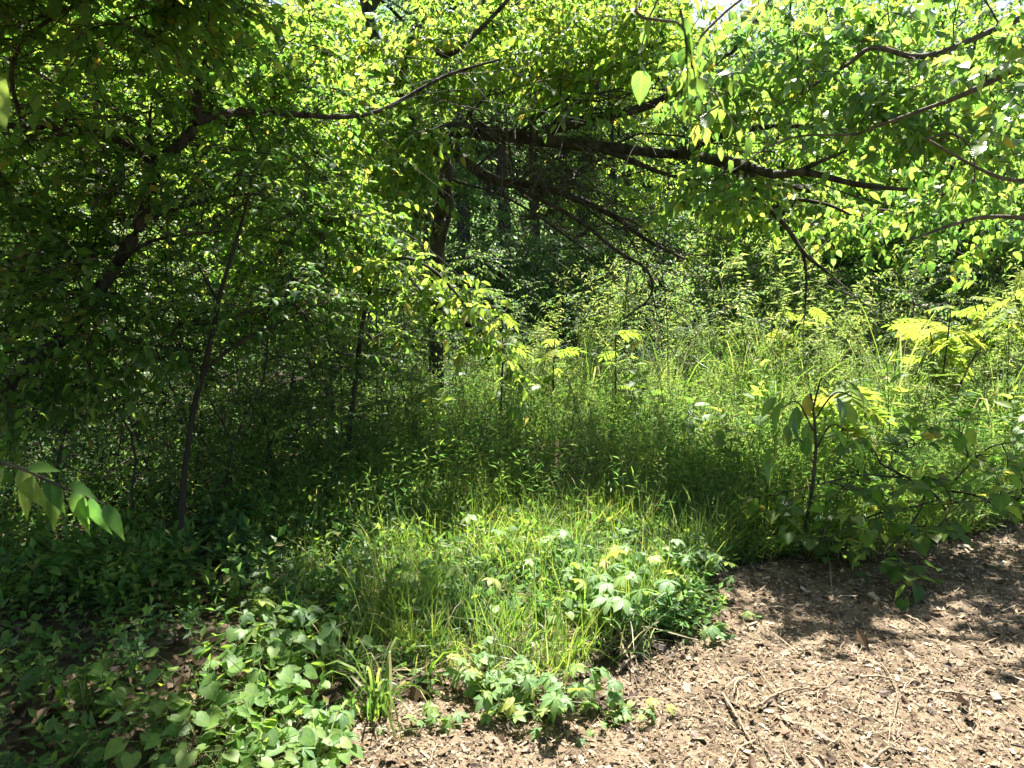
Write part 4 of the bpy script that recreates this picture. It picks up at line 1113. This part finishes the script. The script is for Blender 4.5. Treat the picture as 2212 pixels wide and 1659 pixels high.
undergrowth(11000, (-2.2, 8.5, 4.3, 10.5), (.12, .68), 11, .055, 'low_weeds', M['under_leaf'], clump=.8, test=lambda x, y: (x > -1.0 + (y - 5) * .0) | (rs.rand(len(x)) < .5))
undergrowth(4500, (-6, -.4, 3.2, 9.5), (.1, .35), 8, .06, 'low_weeds', M['under_leaf'], tmpl=dia, clump=.5)
undergrowth(1500, (-1.2, 1.6, 3.0, 4.6), (.08, .25), 7, .05, 'low_weeds', M['under_leaf'], tmpl=dia, clump=.4)
undergrowth(1000, (-3.2, -.3, 1.7, 4.2), (.05, .22), 7, .045, 'low_weeds', M['under_leaf'], tmpl=dia, clump=.6)
undergrowth(2500, (1.2, 4.6, 3.7, 5.6), (.1, .4), 9, .05, 'low_weeds', M['under_leaf'], clump=.5)
undergrowth(5000, (-14, 16, 10.5, 22), (.2, .6), 10, .11, 'low_weeds', M['far_leaf'], tmpl=dia, clump=.9)

# dry upright stems of last year between the weeds
m = 900
x = rs.uniform(-1.2, 7.5, m * 2); y = rs.uniform(6.2, 10.5, m * 2)
ok = np.sin(x * 3.1 + 2) * np.sin(y * 2.3) + rs.normal(0, .4, m * 2) > .1
x, y = x[ok][:m], y[ok][:m]; m = len(x)
tp_, *_r = make_twigs(np.stack([x, y, hz(x, y)], 1), np.stack([rs.normal(0, .2, m), rs.normal(0, .2, m), np.ones(m)], 1), rs.uniform(.4, 1.2, m), 2, .12, .05, npts=6)
V, T = tubes(tp_, np.broadcast_to(np.linspace(.0032, .0014, 6), tp_.shape[:2]), 3)
obj('dry_stems', mesh_from('dry_stems', V, T, M['dead_wood'], None, True), None, 'stuff')
# tall grass tufts
def grass_tuft(name, n, L, w, label, spread=.12, droop=(.2, .8), parts=True):
    root = tag(empty(name, (0, 0, 0)), label, 'grass tuft')
    for i in range(n if parts else 0):
        a = rs.rand() * 6.28; ln = abs(rs.normal(.25, .2)); r = spread * rs.rand() ** .5; b = rs.rand() * 6.28
        V, T, q = blades(np.array([[math.cos(b) * r, math.sin(b) * r, -.01]]), np.array([[math.cos(a) * ln, math.sin(a) * ln, 1.0]]), np.array([rs.uniform(*L)]), np.array([rs.uniform(*w)]), np.array([rs.uniform(*droop)]))
        obj('blade', mesh_from('blade', V, T, M['grass'], q, True), root)
    return root
tp = [grass_tuft('tall_grass_tuft', 42, (.7, 1.45), (.004, .008), 'x'), grass_tuft('tall_grass_tuft', 34, (.6, 1.2), (.004, .008), 'x', .16), grass_tuft('tall_grass_tuft', 26, (.8, 1.6), (.005, .009), 'x', .08)]
tu = [False] * 3
spots = [(rs.uniform(2.2, 4.6), rs.uniform(7.4, 9.4)) for _ in range(26)] + [(4.5, 6.6), (4.7, 6.8), (5.3, 6.9), (1.5, 8.2), (1.9, 8.5), (5.6, 7.6), (.9, 8.8)]
for i, (x, y) in enumerate(spots):
    k = i % 3
    o = tp[k] if not tu[k] else copy_tree(tp[k]); tu[k] = True
    if i in (26, 27):
        lab, gr = ('wide-bladed grass tuft arching in front of the dark gap' if i == 26 else 'second wide-bladed tuft just beside the arching one at the gap'), 'tall grass tufts'
    else:
        lab, gr = 'tall arching grass tuft in the bright stand before the sumac', 'tall grass tufts'
    place(o, on(x, y), rs.rand() * 6.28, rs.uniform(1.0, 1.35), lab, gr)
nt_ = grass_tuft('grass_tuft', 44, (.32, .6), (.004, .0075), 'arching yellow-green grass tuft at the mulch corner beside the heart-leaved plants', .06, (.5, 1.1))
place(nt_, G(815, 1545))
ft = [grass_tuft('grass_tuft', 26, (.25, .55), (.003, .006), 'x', .07, (.2, 1.0)), grass_tuft('grass_tuft', 20, (.2, .45), (.0025, .005), 'x', .09, (.4, 1.1))]
for i, (u, v, lab) in enumerate(((900, 1420, 'loose grass tuft behind the arching tuft at the mulch corner'), (1180, 1440, 'grass tuft bending over the pale creeper'), (1260, 1330, 'grass tuft among the bluish creeper leaves'),
                                 (980, 1300, 'grass tuft standing in the middle of the bright grass'), (1150, 1230, 'grass tuft at the back of the bright grass'), (860, 1250, 'grass tuft at the shaded side of the bright grass'),
                                 (1400, 1180, 'grass tuft near the bright creeper corner'), (1530, 1130, 'grass tuft hanging over the mulch edge beside the seedling'), (1640, 1180, 'grass tuft leaning from the dark mulch edge'),
                                 (740, 1400, 'thin grass tuft rising out of the shaded creeper'), (1780, 1170, 'grass tuft under the low heart-leaved bush'), (690, 1260, 'thin grass tuft in the half shade beyond the creeper'))):
    o = ft[i % 2] if i < 2 else copy_tree(ft[i % 2])
    p_ = G(u, v); place(o, on(p_[0], p_[1]), rs.rand() * 6.28, rs.uniform(.85, 1.25), lab, 'grass tufts in the front')
n2_ = grass_tuft('grass_tuft', 26, (.3, .5), (.003, .006), 'upright dense grass tuft in the middle of the front grass', .07, (.1, .5))
place(n2_, G(1070, 1420))

def seedling(H, k, size, leaf):
    pl = Plant('leafy_seedling', 'x', 'seedling', (0, 0, 0), leaf, 'stem')
    q = rs.uniform(-.15, .15, 2)
    pl.branch([(0, 0, -.03), (q[0] * .4, q[1] * .4, H * .5), (q[0], q[1], H)], .005, .002, 'stem', k=5, wob=.03)
    pts, p, f, n, z = make_twigs(np.zeros((1, 3)) + [0, 0, H * .2], np.array([[q[0], q[1], H * .8]]), np.array([H * .8]), k, 0.0, size, hang=.2, mode='spiral', splay=1.1, jit=.3)
    n = np.array([0, .2, 1.0]) + rs.normal(0, .3, n.shape)
    R = frames(f, n); hi = LEAF[leaf][0]
    for j in range(len(p)):
        o = obj('leaf', hi[j % len(hi)], pl.root)
        mm = np.eye(4); mm[:3, :3] = R[j] * z[j]; mm[:3, 3] = p[j]
        o.matrix_basis = Matrix(mm.tolist())
    return pl.root
sp_ = [seedling(.55, 14, .13, 'shrub'), seedling(.4, 10, .10, 'redbud'), seedling(.75, 18, .14, 'elm'), seedling(.35, 9, .09, 'tree')]
for i in range(46):
    x, y = rs.uniform(-1.3, 4.8), rs.uniform(4.6, 8.2)
    if i < 4: x = (0.2, 1.3, -.5, 2.2)[i]
    o = sp_[i % 4] if i < 4 else copy_tree(sp_[i % 4])
    place(o, on(x, y), rs.rand() * 6.28, rs.uniform(.75, 1.25), 'broad-leaved seedling', 'seedlings among the low weeds', (rs.normal(0, .1), rs.normal(0, .1)))
# ------------------------------------------------------------------ creeper on the mulch
def creeper(poly, n, size, label, z=(.05, .22), seedpts=None):
    P_ = np.array([G(u, v)[:2] for u, v in poly]); lo, hi = P_.min(0), P_.max(0)
    c = P_.mean(0)
    root = tag(empty('creeper_vine', on(c[0], c[1])), label, 'vine', 'creeper vines at the path edge')
    b = np.array(root.location)
    pts = []
    while len(pts) < n:
        x, y = rs.uniform(lo[0], hi[0]), rs.uniform(lo[1], hi[1])
        if inpoly(np.array([x]), np.array([y]), [tuple(q) for q in P_])[0]: pts.append((x, y))
    pts = np.array(pts)
    st = []
    for j in range(max(2, n // 8)):
        a, e = pts[rs.randint(n)], pts[rs.randint(n)]
        cc = spline([on(*a), on(*((a + e) / 2 + rs.normal(0, .05, 2))), on(*e)], 8); cc[:, 2] += .02 + .03 * np.sin(np.linspace(0, 3.1, 8)); st.append(cc)
    V, T = tubes(np.array(st) - b, np.full((len(st), 8), .0022), 4)
    obj('vine_stem', mesh_from('vine_stem', V, T, M['stem'], None, True), root)
    for j, (x, y) in enumerate(pts):
        h = rs.uniform(*z)
        yaw = rs.rand() * 6.28
        f = np.array([math.cos(yaw), math.sin(yaw), rs.normal(-.15, .2)])
        nn = np.array([rs.normal(0, .3), rs.normal(-.1, .3), 1.0])
        R = frames(f[None], nn[None])[0]; s = size * rs.uniform(.65, 1.2)
        o = obj('leaf', CREEP[j % 5], root)
        m = np.eye(4); m[:3, :3] = R * s; m[:3, 3] = on(x, y) + [0, 0, h] - b
        o.matrix_basis = Matrix(m.tolist())
creeper(((1250, 1400), (1230, 1320), (1340, 1250), (1480, 1270), (1520, 1300), (1440, 1360), (1330, 1420)), 60, .075, 'dark bluish creeper beside the grass above the sunny mulch', (.08, .3))
creeper(((960, 1480), (1040, 1440), (1200, 1490), (1330, 1500), (1390, 1515), (1270, 1540), (1180, 1590), (1060, 1560)), 85, .06, 'pale five-leaved creeper spreading onto the sunny mulch', (.02, .17))
creeper(((600, 1659), (640, 1590), (760, 1600), (770, 1700), (640, 1720)), 26, .06, 'creeper at the bottom edge between shade and mulch', (.04, .15))
creeper(((480, 1440), (520, 1380), (700, 1390), (760, 1460), (650, 1500), (520, 1490)), 30, .075, 'creeper in the half shade above the heart-leaved plants')
creeper(((1390, 1290), (1450, 1180), (1540, 1240), (1590, 1310), (1530, 1330)), 40, .062, 'bright creeper at the grass corner where mulch turns back')
creeper(((1240, 1590), (1330, 1530), (1400, 1520), (1300, 1570)), 12, .04, 'small yellowing creeper shoots on the bare mulch', (.01, .05))
creeper(((850, 1330), (1000, 1250), (1250, 1230), (1240, 1330), (1040, 1380)), 22, .06, 'creeper threaded through the front grass', (.2, .38))

creeper(((1300, 1530), (1420, 1500), (1480, 1520), (1380, 1560)), 12, .045, 'last creeper shoots running out over the bare mulch', (.01, .06))
creeper(((1440, 1390), (1530, 1340), (1640, 1330), (1560, 1390)), 16, .05, 'creeper runner reaching onto the mulch by the bright corner', (.01, .08))
creeper(((800, 1600), (920, 1540), (1010, 1560), (880, 1620)), 12, .045, 'creeper shoots on the mulch below the arching grass tuft', (.01, .07))
fx = [tuple(p[:2]) for p in front]
scatter_flat(3200, ((-1.3, 1.7, 2.4, 4.8), lambda x, y: inpoly(x, y, fx)), [strand_template(i) for i in range(5)], (.05, .4), .03, .25, M['dead_wood'], 'dry_thatch')
# ------------------------------------------------------------------ heart-leaved plants on the shaded floor
def violet(n, H, size, label):
    root = tag(empty('heart_leaf_plant', (0, 0, 0)), label, 'plant')
    for j in range(n):
        a = j * 2.4 + rs.normal(0, .3); r = H * rs.uniform(.25, .95); h = H * rs.uniform(.45, 1.1)
        p = np.array([math.cos(a) * r, math.sin(a) * r, h])
        c = spline([(0, 0, 0), (p[0] * .35, p[1] * .35, h * .7), p], 6)
        V, T = tubes(c[None], np.linspace(.0022, .0014, 6)[None], 4)
        pm = obj('leaf', VIOL[j % 3], root)
        f = np.array([math.cos(a), math.sin(a), rs.uniform(-.6, .1)]); nn = np.array([rs.normal(0, .3), rs.normal(-.1, .3), 1.0])
        m = np.eye(4); m[:3, :3] = frames(f[None], nn[None])[0] * size * rs.uniform(.6, 1.2); m[:3, 3] = p
        pm.matrix_basis = Matrix(m.tolist())
        obj('leaf_stalk', mesh_from('leaf_stalk', V, T, M['stem'], None, True), root)
    return root
vp = [violet(9, .16, .060, 'x'), violet(7, .18, .068, 'x'), violet(11, .14, .048, 'x'), violet(8, .2, .056, 'x')]
vu = [False] * 4
def put_violet(k, x, y, label, group, sc=1.0):
    o = vp[k] if not vu[k] else copy_tree(vp[k]); vu[k] = True
    place(o, on(x, y), rs.rand() * 6.28, sc, label, group)
vz = [G(u, v) for u, v in ((270, 1660), (380, 1500), (560, 1440), (670, 1500), (700, 1620), (690, 1760), (400, 1760))]
lo_, hi_ = np.min(vz, 0), np.max(vz, 0); n_ = 0
while n_ < 34:
    x, y = rs.uniform(lo_[0], hi_[0]), rs.uniform(lo_[1], hi_[1])
    if inpoly(np.array([x]), np.array([y]), vz)[0]:
        put_violet(n_ % 4, x, y, 'heart-leaved ground plant in the dappled light beside the mulch corner', 'heart-leaved plants in dappled light', rs.uniform(.8, 1.1)); n_ += 1
n_ = 0
while n_ < 38:
    x, y = rs.uniform(-3.0, -.35), rs.uniform(1.7, 4.2)
    if x > -.75 and y < 2.6 or abs(x) > y * .85: continue
    put_violet(n_ % 4, x, y, 'heart-leaved ground plant in deep shade under the leaning tree', 'heart-leaved plants in deep shade', rs.uniform(.6, 1.1)); n_ += 1
n_ = 0
while n_ < 7:
    x, y = rs.uniform(-.6, .9), rs.uniform(3.0, 4.4)
    if in_path(np.array([x]), np.array([y]))[0]: continue
    put_violet((1, 3)[n_ % 2], x, y, 'heart-leaved plant poking up through the sunny front grass', 'heart-leaved plants in the grass', rs.uniform(.8, 1.1)); n_ += 1

# ------------------------------------------------------------------ labels by what each one stands beside
ZONE = ((330, 'behind the leaning trunk'), (620, 'beyond the slim dark sapling'), (880, 'beside the arching sapling'), (1130, 'under the near end of the dark hollow'),
        (1330, 'under the far end of the dark hollow'), (1560, 'below the bare twigs of the low limb'), (1780, 'behind the drooping big-leaved seedling'), (2000, 'beyond the low heart-leaved bush'), (1e9, 'beside the wide yellow-green sumac'))
FLOOR = ((180, 'by the low lit seedling'), (460, 'around the slim sapling'), (640, 'between slim sapling and creeper'), (1e9, 'next to the front grass'))
def pix(o):
    q = np.array(o.location) - EYE
    cp, sp = math.cos(PITCH), math.sin(PITCH)
    z = max(q[1] * cp - q[2] * sp, .1)
    return 1106 + FPX * q[0] / z, q[1]
def relabel(group, what, zones, rows, short=True):
    L_ = [o for o in COL.objects if o.parent is None and o.get('group') == group]
    d = sorted(pix(o)[1] for o in L_)
    for o in L_:
        u, y = pix(o)
        zn = next(t for lim, t in zones if u < lim)
        r = rows[min(len(rows) - 1, int(len(rows) * np.searchsorted(d, y) / len(d)))]
        o['label'] = f'{what} {zn}, {r}'
relabel('tall weeds in the sun', 'tall narrow-leaved weed', ZONE, ('front of the stand', 'middle of the stand', 'back of the stand'))
relabel('weeds at the front of the stand', 'short narrow-leaved weed', ZONE, ('nearest the viewer', 'further in', 'against the taller weeds'))
relabel('bushes at the wood edge', 'dense bush', ZONE, ('at the clearing edge', 'further back', 'deep in the wood'))
relabel('bushes of the dark hollow', 'low dark bush', ZONE, ('between the trunks', 'behind the trunks'))
relabel('heart-leaved plants in deep shade', 'shaded heart-leaved plant', FLOOR, ('near the viewer', 'midway', 'by the thicket'))
relabel('heart-leaved plants in dappled light', 'dappled heart-leaved plant', ((480, 'on the dark side of the lit patch'), (640, 'in the middle of the lit patch'), (1e9, 'beside the mulch corner')), ('at the bottom edge', 'in the middle row', 'below the creeper'))
relabel('small weeds of the hollow', 'small fine-leaved weed', ZONE, ('behind the front grass', 'in the shaded hollow', 'before the weed stand'))
relabel('seedlings among the low weeds', 'broad-leaved seedling', ZONE, ('nearest the front grass', 'in the shaded hollow', 'near the weed stand'))
relabel('tall grass tufts', 'tall arching grass tuft', ZONE, ('front of the stand', 'middle of the stand', 'back of the stand'))
for o in COL.objects:
    if o.parent is None and str(o.get('label', '')).startswith('leafy forest tree'):
        o['group'] = 'leafy trees of the wood'
    if o.parent is None and str(o.get('label', '')).startswith('pale distant tree'):
        o['group'] = 'distant trees at the back of the wood'
relabel('leafy trees of the wood', 'leafy forest tree', ZONE, ('at the wood edge', 'some way in', 'deep in the wood'))
relabel('distant trees at the back of the wood', 'pale distant tree', ZONE, ('closing off the wood',))
ORD = 'first second third fourth fifth sixth seventh eighth ninth tenth eleventh twelfth thirteenth fourteenth fifteenth sixteenth seventeenth eighteenth nineteenth twentieth'.split()
for gname, what in (('saplings in the dark thicket', 'thin-stemmed sapling counting rightwards from the leaning trunk in the dark thicket'),
                    ('low saplings in the middle', 'leafy low sapling counting rightwards between dark thicket and sunny weeds'),
                    ('heart-leaved plants in the grass', 'heart-leaved plant counting rightwards through the sunny front grass')):
    L_ = sorted([o for o in COL.objects if o.parent is None and o.get('group') == gname], key=lambda o: pix(o)[0])
    for i, o in enumerate(L_): o['label'] = ORD[i] + ' ' + what
